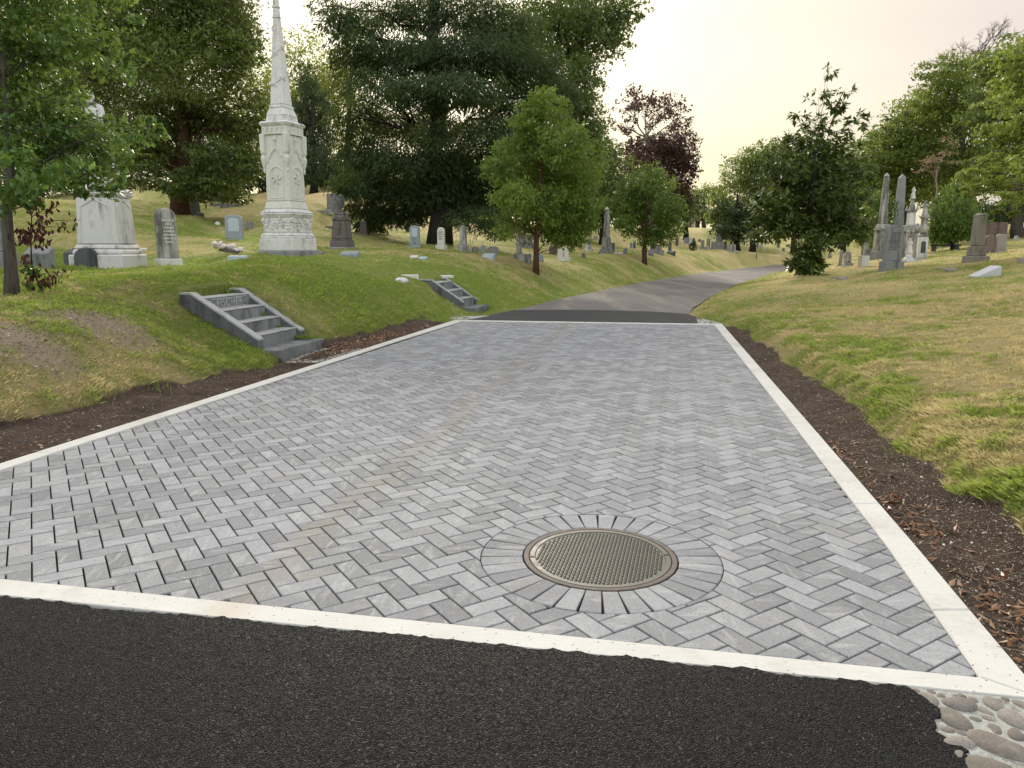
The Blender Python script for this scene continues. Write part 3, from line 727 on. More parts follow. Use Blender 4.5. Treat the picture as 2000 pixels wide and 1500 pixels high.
ycr = [un(1855, 1193)[1], un(1700, 985)[1], un(1548, 815)[1], un(1503, 757)[1], 10.8]
side_pieces(Ro, Ri, sorted(ycr), -1)
def cross_piece(o0, o1, i0, i1): kerb_piece([o0, o1, i1, i0], kerb_o)
q = .03
eps = Vector((.003, 0))
cross_piece(FL + eps, FL + (FR - FL) * q - eps, FLi + eps, FLi + (FRi - FLi) * q - eps)
cross_piece(FL + (FR - FL) * q + eps, FR - eps, FLi + (FRi - FLi) * q + eps, FRi - eps)
BLi, BRi = Vector((-1.04, 15.54)), Vector((4.02, 14.73))
cross_piece(BLi + eps, BLi + (BRi - BLi) * .5 - eps, BLo + eps, BLo + (BRo - BLo) * .5 - eps)
cross_piece(BLi + (BRi - BLi) * .5 + eps, BRi - eps, BLo + (BRo - BLo) * .5 + eps, BRo - eps)

# ------------------------------------------------------------------ manhole cover
mh = empty('manhole', (MC.x, MC.y, 0)); setp(mh, 'round cast iron manhole cover set in a ring of bricks', 'manhole cover')
m_ = MB(); m_.lathe((0, 0, 0), [(.352, -.03), (.352, .0), (.354, .001), (.372, .001), (.376, 0), (.376, -.03)], 72); 
m_.f = [f for f in m_.f if len(f) == 4]; m_.build('frame_ring', M['rim'], mh, smooth=False)
m_ = MB(); m_.lathe((0, 0, 0), [(.349, -.03), (.349, -.002), (.345, .0005), (.322, .0005), (.318, -.0035), (.001, -.0035)], 72); m_.build('cover_disc', M['iron'], mh)
m_ = MB(); ang = radians(-14)
for a in np.arange(-.314, .315, .0185):
    for k, b in enumerate(np.arange(-.314, .315, .0165)):
        if a * a + b * b > .312 ** 2: continue
        x0, y0 = a * cos(ang) - b * sin(ang), a * sin(ang) + b * cos(ang)
        q = ang + (pi / 2.6 if (int(round(a / .0185)) + k) % 2 else -.25)
        ux, uy = cos(q) * .0072, sin(q) * .0072; wx, wy = -sin(q) * .0034, cos(q) * .0034
        vs_ = [(x0 + sx * ux + sy * wx, y0 + sx * uy + sy * wy, -.0035) for sx, sy in ((-1, -1), (1, -1), (1, 1), (-1, 1))]
        vs_ += [(x0 + .7 * (sx * ux + sy * wx), y0 + .7 * (sx * uy + sy * wy), .0015) for sx, sy in ((-1, -1), (1, -1), (1, 1), (-1, 1))]
        m_.add(vs_, [(4, 5, 6, 7)] + [(i, (i + 1) % 4, 4 + (i + 1) % 4, 4 + i) for i in range(4)])
m_.build('tread_studs', M['iron'], mh)['kind'] = 'stuff'
dk = plain('hole_shade', (.01, .01, .01))  # near-black solid block, its colour standing in for shade inside the hole
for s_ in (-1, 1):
    m_ = MB(); m_.frustum((s_ * .333, .012 * s_, -.0005), .022, .014, .022, .014, .0016); m_.build('pick_hole_shade', dk, mh)

# ------------------------------------------------------------------ cobbled gutter corner, small cobble patches
def cobbles(name, label, region, zt, smin, smax, n, seed, mort=True, kind='structure'):
    R = random.Random(seed)
    m_ = MB(); N = 26; pts = region
    cxx = sum(p[0] for p in pts) / len(pts); cyy = sum(p[1] for p in pts) / len(pts)
    m_.add([(p[0], p[1], zt - .012) for p in pts], [tuple(range(len(pts)))])
    bed = m_.build(name, M['mortar']); setp(bed, label, kind=kind)
    x0, x1 = min(p[0] for p in pts), max(p[0] for p in pts); y0, y1 = min(p[1] for p in pts), max(p[1] for p in pts)
    def inside(x, y):
        c = False; k = len(pts)
        for i in range(k):
            a, b = pts[i], pts[i - 1]
            if (a[1] > y) != (b[1] > y) and x < (b[0] - a[0]) * (y - a[1]) / (b[1] - a[1]) + a[0]: c = not c
        return c
    placed = []; tries = 0
    while len(placed) < n and tries < 40000:
        tries += 1; r = R.uniform(smin, smax) * (1 if tries < 900 else .62 if tries < 9000 else .36); x, y = R.uniform(x0, x1), R.uniform(y0, y1)
        if not inside(x, y) or (name == 'cobbled_gutter' and (x - r * .7 < float(right_edge(y)) or y + r * .95 > FL.y + (x - FL.x) / (FR.x - FL.x) * (FR.y - FL.y))) or any((x - a) ** 2 + (y - b) ** 2 < (r + c) ** 2 * .68 for a, b, c in placed): continue
        placed.append((x, y, r))
        b_ = MB(); b_.blob((0, 0, 0), (r, r * R.uniform(.6, .85), r * .30), seed + len(placed), 18, .10)
        o = b_.build('cobblestone', M['cobble'], bed, smooth=True); o.location = (x, y, zt - .014); o.rotation_euler = (0, 0, R.uniform(0, pi))
    return bed
ex, ey = un(1790, 1358)
cobbles('cobbled_gutter', 'cobblestones set in pale mortar at the near right corner', [(ex - .30, 2.41), (1.84, 2.29), (2.7, 2.12), (2.7, 1.6), (1.2, 1.6), (1.05, 1.9)], .014, .045, .085, 300, 11)
p0, p1 = un(545, 712), un(660, 690)
cobbles('cobble_patch', 'small strip of tan cobbles below the bottom stone step', [(-3.05, 9.8), (-2.60, 9.8), (-2.28, 11.15), (-2.85, 11.3)], .012, .035, .06, 70, 23)
cobbles('cobble_patch', 'tan cobbles at the far right corner of the paving', [(3.75, 15.0), (4.5, 14.85), (4.6, 15.9), (3.75, 16.1)], .012, .04, .07, 24, 29)
cobbles('cobble_patch', 'pale cobbles at the far left corner of the paving', [(-1.7, 15.9), (-.95, 15.76), (-.5, 16.7), (-1.2, 16.6)], .02, .04, .07, 18, 31)

# ------------------------------------------------------------------ leaves and trees
def kites(P, D, N, Ln, wr, fold=.22):
    """one folded four-point leaf per row"""
    D = D / np.linalg.norm(D, axis=1, keepdims=True)
    S = np.cross(D, N); S /= (np.linalg.norm(S, axis=1, keepdims=True) + 1e-9); U = np.cross(S, D)
    Ln = Ln[:, None]; w = Ln * wr
    a = P - D * Ln * .5; b = P + S * w * .5 - U * w * fold - D * Ln * .06; c = P + D * Ln * .5 - U * Ln * .06; d = P - S * w * .5 - U * w * fold - D * Ln * .06
    V = np.stack([a, b, c, d], 1).reshape(-1, 3)
    return V, np.arange(len(V)).reshape(-1, 4)
def unit(n):
    v = rng.normal(size=(n, 3)); return v / np.linalg.norm(v, axis=1, keepdims=True)
def crown_points(blobs, ls, wr, cov, style, shell=.38):
    """blobs: (centre, (rx,ry,rz), density) -> leaf centres, directions, normals, lengths, tint"""
    Ps, Ds, Ns, Ls_, Ts = [], [], [], [], []
    K = {'broad': 16, 'weep': 16, 'pad': 18, 'whorl': 8, 'tuft': 14}[style]
    for c, r, dens in blobs:
        ar = pi * (r[0] * r[2] + r[0] * r[1] * .5)
        n = int(cov * dens * ar / (ls * ls * wr * .5)); m = max(3, n // K)
        u = unit(m); rad = rng.random(m) ** shell
        # lumpy surface with bays
        ph = rng.random(3) * 6; lump = 1 + .16 * np.sin(u[:, 0] * 5 + ph[0]) * np.cos(u[:, 2] * 6 + ph[1]) + .10 * np.sin(u[:, 1] * 9 + ph[2])
        q = u * (rad * lump)[:, None]
        q = q[(q[:, 2] > -.80)]; u = u[:len(q)]; m = len(q)
        C = np.array(c) + q * np.array(r)
        out = q / (np.linalg.norm(q, axis=1, keepdims=True) + 1e-6)
        tw = out + unit(m) * .6
        R = (r[0] + r[2]) / 2
        if style == 'broad': tw[:, 2] += .15; sp = np.array([1, 1, .7]) * min(.22 * R, ls * 3.2) 
        elif style == 'pad': tw[:, 2] *= .3; sp = np.array([1, 1, .35]) * min(.26 * R, ls * 4.0)
        elif style == 'weep': tw[:, 2] = tw[:, 2] * .15 - .22; sp = np.array([.8, .8, .42]) * min(.30 * R, ls * 4.0)
        elif style == 'whorl': tw[:, 2] += .4; sp = np.array([.15, .15, .1]) * ls
        else: tw[:, 2] += 1.0; sp = np.array([.6, .6, .9]) * min(.2 * R, ls * 2.5)
        tw /= np.linalg.norm(tw, axis=1, keepdims=True)
        Cr = np.repeat(C, K, 0); Tr = np.repeat(tw, K, 0); k = len(Cr)
        ti = np.repeat(rng.random(m), K)
        if style == 'whorl':
            d = unit(k) + Tr * .7; d[:, 2] *= .6; d[:, 2] -= .15; d /= np.linalg.norm(d, axis=1, keepdims=True)
            P = Cr + d * ls * .55; Nn = unit(k) * .35 + np.array([0, 0, 1]) ; D = d.copy(); D[:, 2] -= .25
        else:
            along = (rng.random(k) - .3)[:, None]
            P = Cr + rng.normal(size=(k, 3)) * sp * .55 + Tr * along * np.linalg.norm(sp)
            if style == 'weep':
                D = unit(k) * .6 + Tr * .8 + np.array([0, 0, -.55]); Nn = unit(k) * .7 + np.array([0, 0, .7])
                P[:, 2] -= .45 * np.abs(along[:, 0]) * np.linalg.norm(sp)
            elif style == 'tuft':
                D = unit(k) * .6 + np.array([0, 0, .8]); Nn = unit(k)
            else:
                D = unit(k) + Tr * .8 + np.array([0, 0, -.25]); Nn = unit(k) * .8 + np.array([0, 0, .8])
        Ps.append(P); Ds.append(D); Ns.append(Nn); Ls_.append(ls * (.5 + .9 * rng.random(k) ** 1.3) * rng.uniform(.85, 1.2)); Ts.append(np.clip(.30 * rng.random() + .42 * ti + .30 * rng.random(k), 0, 1))
    return [np.concatenate(a) for a in (Ps, Ds, Ns, Ls_, Ts)]
_leaf_t = {}
def leaf_objects(P, D, N, Ln, T, wr, mat, parent, base):
    for p, d, n, l, t in zip(P, D, N, Ln, T):
        key = (mat.name, wr, int(t * 4.99))
        if key not in _leaf_t:
            me = bpy.data.meshes.new('leaf'); w = wr / 2
            me.from_pydata([(-.5, 0, 0), (-.18, w * .8, -w * .3), (.12, w, -w * .4), (.5, 0, -.07), (.12, -w, -w * .4), (-.18, -w * .8, -w * .3), (-.02, 0, 0)], [], [(0, 6, 1), (1, 6, 2), (2, 6, 3), (0, 5, 6), (5, 4, 6), (4, 3, 6)])
            a = me.attributes.new('tint', 'FLOAT', 'FACE'); a.data.foreach_set('value', [key[2] / 4] * 6); me.materials.append(mat); _leaf_t[key] = me
        o = bpy.data.objects.new('leaf', _leaf_t[key])
        x = Vector(d).normalized(); y = Vector(n).cross(x); y.normalize(); z = x.cross(y)
        mt = Matrix((x * l, y * l, z * l)).transposed().to_4x4(); mt.translation = Vector(p) - Vector(base)
        o.matrix_basis = mt; link(o, parent)
def curve_pts(a, b, n=6, sag=.0, jit=.05):
    a, b = Vector(a), Vector(b); Ld = (b - a).length; o = []
    for i in range(n + 1):
        t = i / n; p = a.lerp(b, t); p.z += sag * Ld * sin(pi * t)
        if 0 < i < n: p += Vector((rnd.uniform(-1, 1), rnd.uniform(-1, 1), rnd.uniform(-1, 1))) * jit * Ld * .5
        o.append(p)
    return o
def tree(name, label, base, Y, tw, top, blobs, lm, ls, cov=2.6, wr=.55, style='broad', bk='bark', group=None, cat='tree', deep=.45, limbs=True, thin=1.0, nleaf=0, shell=.38, fork=None, seed=0, twigs=3, flare=1.35):
    """base (photo px of the trunk foot), Y distance, tw trunk width px, top (px) of the trunk, blobs (px, py, rx, ry[, density])"""
    global rnd
    R = random.Random(seed + int(base[0]) * 7)
    rnd = R
    if Y is None: b = hit(*base); Y = b.y
    else:
        b = at(base[0], base[1], Y); b.z = min(b.z, Hs(b.x, b.y))
    k = pxm(b)
    root = empty(name, b); setp(root, label, cat, group)
    tp = at(top[0], top[1], Y); r0 = tw * k / 2
    B = []
    xs_ = [q[0] for q in blobs]; span = (max(xs_) - min(xs_)) / 2 + 30; mid = (max(xs_) + min(xs_)) / 2
    for q in blobs:
        dd = deep * span * k * math.sqrt(max(0.05, 1 - ((q[0] - mid) / (span + 1)) ** 2))
        dy = R.uniform(-dd, dd); yy = Y + dy
        c = at(q[0], q[1], yy); kk = pxm(c)
        rz = q[3] * kk; rx = q[2] * kk
        B.append((c - b, (rx, (rx + rz) * .55, rz), q[4] if len(q) > 4 else 1.0))
    mb = MB()
    tpts = curve_pts((0, 0, -.15), tp - b, 8, 0, .025); n_ = len(tpts)
    mb.tube(tpts, [r0 * (flare if i == 0 else 1.08 if i == 1 else 1) * (1 - .62 * i / (n_ - 1)) for i in range(n_)], 9)
    if limbs:
        fk = (at(*fork, Y) - b) if fork else None
        for c, r, _ in B:
            t = min(.95, max(.22, (c.z - r[2] * .9) / max(tp.z - b.z, .1)))
            st = tpts[int(t * (n_ - 1))] if not fk else fk
            rr = max(r0 * .34 * thin * (1 - .5 * t), k * .8)
            lp = curve_pts(st, c, 6, .06, .10); mb.tube(lp, [rr * (1 - .75 * i / 6) for i in range(7)], 5)
            for _k in range(twigs + (4 if r[0] > 1.2 else 0)):
                u = Vector((R.gauss(0, 1), R.gauss(0, 1), R.gauss(.25, .8))).normalized()
                e = c + Vector((u.x * r[0], u.y * r[1], u.z * r[2])) * .85
                mb.tube(curve_pts(lp[R.randint(2, 5)], e, 4, .04, .12), [rr * .42 * (1 - .8 * i / 4) for i in range(5)], 4)
    mb.build('trunk', M[bk], root, smooth=True)
    P, D, N, Ln, T = crown_points(B, ls, wr, cov, style, shell)
    if nleaf:
        cp = Vector((0, 0, EYE)) - b; d_ = np.linalg.norm(P - np.array(cp), axis=1)
        proj = 1000 + F * (P[:, 0] + b.x) / (P[:, 1] + b.y)
        d_ = d_ / Ln + 1000 * ((proj < 5) | (proj > 1990) | ((P[:, 2] + b.z - EYE) / (P[:, 1] + b.y) > .33))
        ix = np.argsort(d_); nr_, rest = ix[:nleaf], ix[nleaf:]
        leaf_objects(P[nr_], D[nr_], N[nr_], Ln[nr_], T[nr_], wr, L[lm], root, (0, 0, 0))
        P, D, N, Ln, T = P[rest], D[rest], N[rest], Ln[rest], T[rest]
    V, Q = kites(P, D, N, Ln, wr)
    cr = mesh_np('crown', V, Q, L[lm], root, attrs={'tint': T}); cr['kind'] = 'stuff'
    return root

# --- left side
tree('young_oak', 'broad-leaved young tree at the left edge with a slim grey trunk', (22, 577), None, 25, (8, 90),
     [(20, 40, 120, 90), (120, 60, 90, 70), (50, 160, 100, 80), (175, 105, 70, 36, .8), (140, 245, 80, 28, .9), (235, 130, 60, 22, .35), (40, 250, 110, 70), (130, 290, 90, 65), (210, 270, 75, 34, .9), (262, 256, 55, 28, .9), (300, 246, 26, 12, .6), (205, 285, 50, 40, .9), (125, 190, 34, 30, .5), (60, 345, 90, 42), (165, 350, 75, 38, .8), (20, 385, 60, 35), (225, 335, 40, 20, .5),
      (-110, 120, 140, 130), (-90, 260, 130, 90), (60, -60, 150, 80), (225, 30, 50, 40, .4)], 'near', .080, 2.3, .60, 'broad', group=None, deep=.7, nleaf=200, thin=.5, seed=1)
tree('juniper_tree', 'wide dark olive evergreen with a reddish trunk behind the white monuments', (353, 424), 32, 32, (350, 40),
     [(300, 50, 110, 80), (400, 50, 85, 70), (250, 110, 90, 60), (350, 140, 120, 70), (450, 100, 50, 60, .8), (470, 170, 45, 40, .7), (300, 215, 100, 55), (420, 230, 80, 50), (250, 270, 80, 50), (350, 300, 90, 50), (440, 320, 70, 45), (480, 280, 38, 50, .8), (400, 365, 80, 32), (270, 340, 60, 35), (450, 378, 40, 22, .8), (180, 160, 70, 60), (190, 260, 60, 50), (480, 90, 34, 50, .8), (440, 30, 60, 40), (500, 230, 24, 50, .6), (200, 60, 80, 60), (350, -40, 160, 60)],
     'yew', .20, 3.5, .34, 'pad', 'barkred', deep=.6, seed=2)
for q in [((45, 400), 60, [(30, 120, 110, 120), (60, 260, 100, 80), (-60, 200, 120, 140), (20, 350, 90, 45)], 'dark tree filling the gap behind the young tree at the left edge'),
          ((190, 398), 64, [(170, 60, 90, 80, .6), (150, 180, 80, 80, .7), (190, 290, 70, 70), (200, 360, 80, 35)], 'dark tree standing behind the statue monument')]:
    tree('background_tree', q[3], q[0], q[1], 18, (q[0][0], 150), q[2], 'dark', .30, 2.6, .5, 'broad', 'barkdark', 'dark trees closing the view on the left hill', seed=int(q[1]))
tree('background_tree', 'pale sunlit tree crown rising behind the tall obelisk', (560, 378), 78, 16, (560, 140), [(585, 100, 56, 44, .8), (640, 150, 40, 40, .7), (520, 170, 45, 60, .7), (600, 190, 60, 50, .8), (560, 200, 60, 50, .6), (490, 90, 30, 40, .3), (540, 280, 70, 50, .8), (480, 250, 50, 60, .8)], 'lit', .30, 2.0, .55, 'broad', 'bark', seed=5)
tree('cypress', 'dark columnar evergreen just right of the tall obelisk', (612, 368), 62, 14, (610, 180), [(600, 160, 26, 36, .8), (608, 215, 38, 42), (612, 275, 45, 45), (614, 330, 48, 42), (560, 330, 50, 40), (650, 345, 50, 28)], 'dark', .24, 3.4, .4, 'tuft', 'barkdark', seed=6)
tree('background_tree', 'thin pale crown glowing between the dark evergreen and the great conifer', (680, 372), 74, 14, (680, 150), [(680, 150, 52, 54, .8), (640, 190, 40, 50, .7), (700, 90, 40, 40, .6), (700, 220, 46, 50, .7), (655, 240, 32, 40, .4), (690, 300, 50, 45, .7), (650, 110, 28, 20, .3)], 'lit', .27, 1.9, .5, 'broad', 'bark', seed=7)
for k_, (bx, bl) in enumerate([(470, [(440, 330, 60, 40), (500, 350, 60, 26)]), (700, [(700, 350, 60, 30), (640, 358, 50, 16)]), (1110, [(1110, 330, 80, 70), (1160, 400, 60, 40), (1050, 380, 70, 50)]), (800, [(770, 380, 80, 30), (840, 350, 80, 50), (900, 390, 80, 30), (980, 380, 60, 40)])]):
    tree('background_tree', ['dark low tree on the crest left of the tall obelisk', 'dark low tree on the crest right of the tall obelisk', 'dark tree behind the bright young tree', 'dark tree seen through the lower boughs of the great conifer'][k_], (bx, 380), 70 + 3 * k_, 14, (bx, 330), bl, 'dark', .32, 3.2, .5, 'broad', 'barkdark', seed=40 + k_)
tree('weeping_conifer', 'huge blue-green conifer with drooping layered boughs and a thick dark trunk', (858, 478), 34, 42, (845, -60),
     [(760, 30, 90, 34, .7), (890, 20, 120, 50), (990, 60, 80, 45), (690, 60, 60, 44, .55), (630, 12, 36, 26, .45), (660, 40, 44, 30, .45), (700, 120, 60, 40, .55), (800, 110, 110, 34), (920, 110, 120, 40), (1030, 140, 70, 45), (740, 170, 80, 38, .8), (870, 180, 120, 34), (1000, 205, 90, 42), (1090, 190, 50, 36, .8), (700, 230, 60, 36, .8), (800, 245, 100, 34), (920, 262, 120, 36), (1010, 270, 60, 30),
      (710, 300, 56, 36), (810, 315, 110, 36), (930, 330, 90, 40), (720, 362, 70, 30), (830, 375, 100, 32), (940, 392, 80, 34), (715, 410, 50, 28), (785, 418, 50, 26), (930, 428, 60, 24), (975, 448, 50, 22, .8), (690, 372, 40, 12), (725, 442, 32, 14)],
     'weep', .18, 3.4, .28, 'weep', 'barkdark', deep=.75, thin=.8, seed=8)
tree('tall_deciduous_tree', 'tall green deciduous tree leaning out right of the great conifer', (1115, 440), 52, 34, (1130, 20),
     [(1080, 20, 90, 50), (1170, 20, 70, 36), (1130, 80, 80, 45), (1190, 70, 48, 26, .7), (1235, 22, 30, 24, .55), (1090, 150, 70, 50), (1140, 160, 42, 50), (1100, 230, 75, 45), (1150, 250, 34, 55, .8), (1020, 110, 80, 60), (1130, 310, 60, 50), (1040, 320, 70, 50)],
     'decid', .24, 3.0, .5, 'broad', 'barkdark', deep=.5, seed=9)
for k_, (bx, Y_, bl, lb) in enumerate([(1175, 58, [(1170, 300, 40, 40), (1150, 350, 60, 50), (1200, 340, 40, 40), (1190, 400, 48, 40), (1150, 420, 50, 30)], 'mid green tree between the two young trees'), (1340, 96, [(1330, 400, 30, 36), (1240, 380, 50, 40), (1290, 420, 60, 30)], 'dark green tree under the copper beech')]):
    tree('background_tree', lb, (bx, 455), Y_, 10, (bx, 350), bl, 'decid', .26, 2.8, .5, 'broad', 'barkdark', seed=50 + k_)
tree('young_tree', 'bright yellow-green young tree with a thin red-brown trunk in the middle', (1047, 518), 25, 11, (1060, 210),
     [(1062, 205, 36, 28), (1030, 235, 34, 30), (1085, 245, 40, 36), (1045, 285, 55, 36), (1100, 290, 48, 40), (990, 300, 30, 28, .8), (975, 330, 34, 30), (1030, 345, 58, 36), (1100, 350, 62, 42), (1145, 330, 34, 42), (1000, 385, 44, 30), (1070, 405, 70, 38), (1135, 400, 42, 36), (1010, 435, 44, 24), (1090, 450, 60, 28), (1120, 475, 34, 16), (985, 455, 24, 14, .7), (1150, 440, 26, 20, .7), (962, 318, 18, 16, .6), (1165, 300, 14, 20, .5), (1060, 178, 14, 12, .7), (1105, 205, 16, 16, .6), (950, 420, 14, 10, .5), (1135, 265, 20, 18, .7)],
     'young', .13, 3.6, .42, 'broad', 'barkred', 'young trees planted on the bank', deep=.75, thin=.6, seed=10, twigs=2)
tree('young_tree', 'smaller round deep green young tree on the bank further up the road', (1259, 505), 40, 9, (1262, 350),
     [(1268, 342, 30, 20), (1245, 368, 38, 26), (1285, 372, 36, 28), (1232, 405, 38, 28), (1270, 410, 50, 32), (1306, 408, 30, 30), (1222, 440, 26, 18), (1255, 445, 44, 24), (1300, 446, 36, 24), (1275, 470, 34, 14)],
     'young2', .15, 3.0, .5, 'broad', 'barkred', 'young trees planted on the bank', deep=.75, thin=.6, seed=11, twigs=2)
tree('copper_beech', 'large copper purple tree with open upper branches against the sky', (1275, 455), 92, 22, (1262, 262),
     [(1262, 195, 48, 22, .36), (1305, 215, 38, 28, .40), (1228, 215, 36, 22, .30), (1215, 250, 28, 24, .22), (1275, 235, 44, 22, .22), (1330, 250, 30, 26, .55), (1340, 290, 28, 30, .75), (1300, 275, 40, 20, .4), (1300, 305, 50, 30, 1.2), (1240, 290, 40, 20, .7), (1255, 320, 50, 26, 1.2), (1310, 345, 46, 36, 1.2), (1345, 330, 22, 30, .5), (1330, 385, 28, 34, 1.1)],
     'purple', .34, 2.6, .55, 'broad', 'barkpale', deep=.6, thin=.9, fork=(1262, 268), seed=12, twigs=6)
# --- far end of the road and right-hand wood
FARW = 'trees at the far end of the road'
for k_, (bx, Y_, bl, lm_, lb) in enumerate([
    (1375, 150, [(1378, 378, 26, 18, .8), (1400, 384, 20, 16), (1352, 392, 22, 20)], 'right', 'pale far tree closing the end of the road'),
    (1362, 135, [(1362, 400, 26, 14), (1350, 418, 30, 14), (1380, 420, 26, 12)], 'dark', 'dark low far tree above the small mausoleum'),
    (1412, 100, [(1400, 375, 16, 14, .8), (1410, 400, 26, 20), (1425, 430, 40, 24), (1395, 420, 20, 18)], 'maple', 'yellow green far tree beside the small mausoleum'),
    (1470, 88, [(1440, 340, 34, 34), (1475, 320, 36, 32), (1505, 300, 30, 24, .8), (1450, 380, 44, 36), (1500, 360, 44, 44)], 'right', 'tall light green tree left of the big-leaved tree'),
    (1440, 76, [(1425, 415, 34, 28), (1460, 425, 40, 30), (1440, 452, 50, 18), (1490, 440, 34, 26)], 'dark', 'round dark tree above the domed monument'),
    (1552, 84, [(1540, 350, 60, 50), (1560, 420, 60, 40), (1510, 420, 40, 36), (1530, 300, 34, 26, .7)], 'decid', 'dark green tree behind the big-leaved tree with its trunk by the road'),
    (1650, 70, [(1650, 330, 50, 50), (1640, 400, 60, 50), (1690, 390, 50, 60), (1700, 300, 30, 34)], 'decid', 'dark tree filling the gap between the big-leaved tree and the obelisks')]):
    tree('background_tree', lb, (bx, 478), Y_, 12, (bx, 380), bl, lm_, .30 if Y_ < 100 else .42, 3.0, .5, 'broad', 'barkdark', FARW, seed=60 + k_)
for k_, (bx, Y_, bl, lb, lm_) in enumerate([
    (1770, 50, [(1745, 265, 48, 30), (1725, 310, 44, 36), (1790, 215, 54, 34), (1770, 290, 70, 44), (1760, 360, 70, 50), (1720, 370, 36, 46), (1815, 250, 60, 50), (1800, 340, 60, 50)], 'tall spreading green tree above the two obelisks', 'right'),
    (1880, 46, [(1850, 150, 54, 34), (1900, 140, 50, 34), (1840, 210, 60, 44), (1900, 220, 60, 50), (1860, 300, 60, 50), (1920, 330, 60, 60), (1850, 380, 50, 40)], 'tall green tree rising highest at the right', 'right'),
    (1990, 40, [(1970, 130, 60, 50), (1950, 220, 60, 50), (2010, 260, 60, 80), (1960, 330, 60, 50), (2060, 180, 90, 90), (2080, 350, 90, 70)], 'dark green tree at the right edge behind the yellow-green boughs', 'decid')]):
    tree('spreading_tree', lb, (bx, 470), Y_, 22, (bx, 220), bl, lm_, .21, 3.1, .5, 'pad', 'bark', 'big trees on the right hill', deep=.6, seed=70 + k_)
tree('tan_leaved_tree', 'small tree with tan dying leaves in front of the right hill trees', (1830, 455), 40, 6, (1830, 330), [(1830, 310, 34, 18, .5), (1850, 280, 26, 16, .4), (1810, 330, 24, 12, .4)], 'tan', .16, 1.3, .4, 'pad', 'barkpale', seed=75)
# a bare tree standing behind them
def bare_tree(name, label, base, Y, tw, top, spread, seed, n=26):
    R = random.Random(seed); b = at(base[0], base[1], Y); b.z = Hs(b.x, b.y); k = pxm(b); root = empty(name, b); setp(root, label, 'tree')
    mb = MB(); tp = at(top[0], top[1], Y) - b
    tr = curve_pts((0, 0, -.2), tp, 8, 0, .03); mb.tube(tr, [tw * k / 2 * (1 - .5 * i / 8) for i in range(9)], 7)
    mb.build('trunk', M['barkpale'], root, smooth=True); mb = MB()
    def grow(p, d, ln, r, lv):
        e = p + d * ln; m_ = p.lerp(e, .5) + Vector((R.gauss(0, 1), R.gauss(0, 1), R.gauss(0, 1))) * ln * .07
        mb.tube([p, m_, e], [r, r * .8, r * .6], 4, cap=False)
        if lv > 0:
            for _ in range(3 if lv > 1 else 4):
                nd = (d + Vector((R.gauss(0, 1), R.gauss(0, 1), R.gauss(.12, .7))) * .55).normalized(); grow(p.lerp(e, R.uniform(.55, 1)), nd, ln * R.uniform(.6, .8), r * .6, lv - 1)
    for i in range(7):
        a = 2 * pi * i / 7 + R.uniform(-.3, .3); d = Vector((cos(a) * .9, sin(a) * .9, R.uniform(.5, 1.2))).normalized()
        grow(tr[6].lerp(tr[8], R.random()), d, spread * k * .42, k * 1.5, 4)
    mb.build('bare_branches', M['bark'], root); return root
bare_tree('bare_tree', 'leafless tree top sticking out above the right hill trees', (1900, 470), 58, 14, (1900, 116), 100, 5)
for k_, (bx, bl) in enumerate([(1925, [(1900, 420, 50, 30), (1950, 425, 50, 26)]), (2010, [(1995, 405, 50, 36), (2060, 400, 60, 50)]), (1600, [(1590, 460, 40, 26), (1630, 450, 40, 36)])]):
    tree('background_tree', ['low dark tree behind the box tomb on the right hill', 'low dark tree on the right hill cut by the edge', 'low dark tree behind the foot of the big-leaved tree'][k_], (bx, 462), 66, 12, (bx, 420), bl, 'dark', .26, 3.2, .5, 'broad', 'barkdark', seed=90 + k_)
tree('large_leaved_tree', 'big-leaved dark glossy tree beside the road bend with a tuft of leaves at its foot', (1577, 537), 28, 14, (1592, 300),
     [(1574, 514, 40, 22, 1.4), (1590, 478, 40, 20, 1), (1530, 440, 66, 28), (1496, 458, 38, 18, .9), (1620, 440, 74, 32), (1665, 452, 40, 24, .8), (1550, 390, 80, 38), (1645, 390, 62, 40), (1510, 400, 42, 26, .9), (1600, 340, 92, 40), (1535, 325, 52, 32), (1668, 335, 40, 30, 1), (1565, 285, 50, 30), (1630, 285, 42, 28, .8), (1600, 248, 36, 20, .8), (1560, 225, 20, 12, .5), (1635, 212, 24, 14, .6), (1672, 240, 20, 20, .55), (1650, 175, 18, 10, .45), (1618, 140, 14, 9, .5), (1600, 190, 26, 14, .5), (1700, 335, 20, 14, .5)],
     'mag', .25, 4.2, .44, 'whorl', 'barkdark', deep=.6, thin=.4, nleaf=100, seed=13, twigs=3)
tree('clipped_shrub', 'rounded clipped evergreen left of the tall obelisks', (1718, 500), 36, 8, (1716, 440), [(1716, 425, 30, 44), (1712, 460, 36, 34), (1722, 395, 20, 22), (1735, 480, 26, 24)], 'shrub', .12, 3.6, .4, 'tuft', 'barkdark', 'clipped evergreens among the right monuments', 'shrub', limbs=False, seed=14)
tree('clipped_shrub', 'broad cone-shaped clipped evergreen right of the statue monuments', (1862, 478), 34, 8, (1862, 420), [(1868, 385, 28, 28), (1858, 420, 42, 36), (1852, 452, 44, 24), (1880, 440, 38, 34), (1885, 370, 22, 18), (1840, 465, 24, 12)], 'shrub', .12, 3.6, .4, 'tuft', 'barkdark', 'clipped evergreens among the right monuments', 'shrub', limbs=False, seed=15)
tree('topiary', 'small dark teardrop-shaped evergreen on the far lawn', (1354, 492), 70, 3, (1354, 475), [(1354, 482, 7.5, 8), (1354, 475, 5, 7), (1354, 469, 2.6, 5)], 'dark', .14, 4.5, .4, 'tuft', 'barkdark', cat='shrub', limbs=False, deep=0, seed=16)
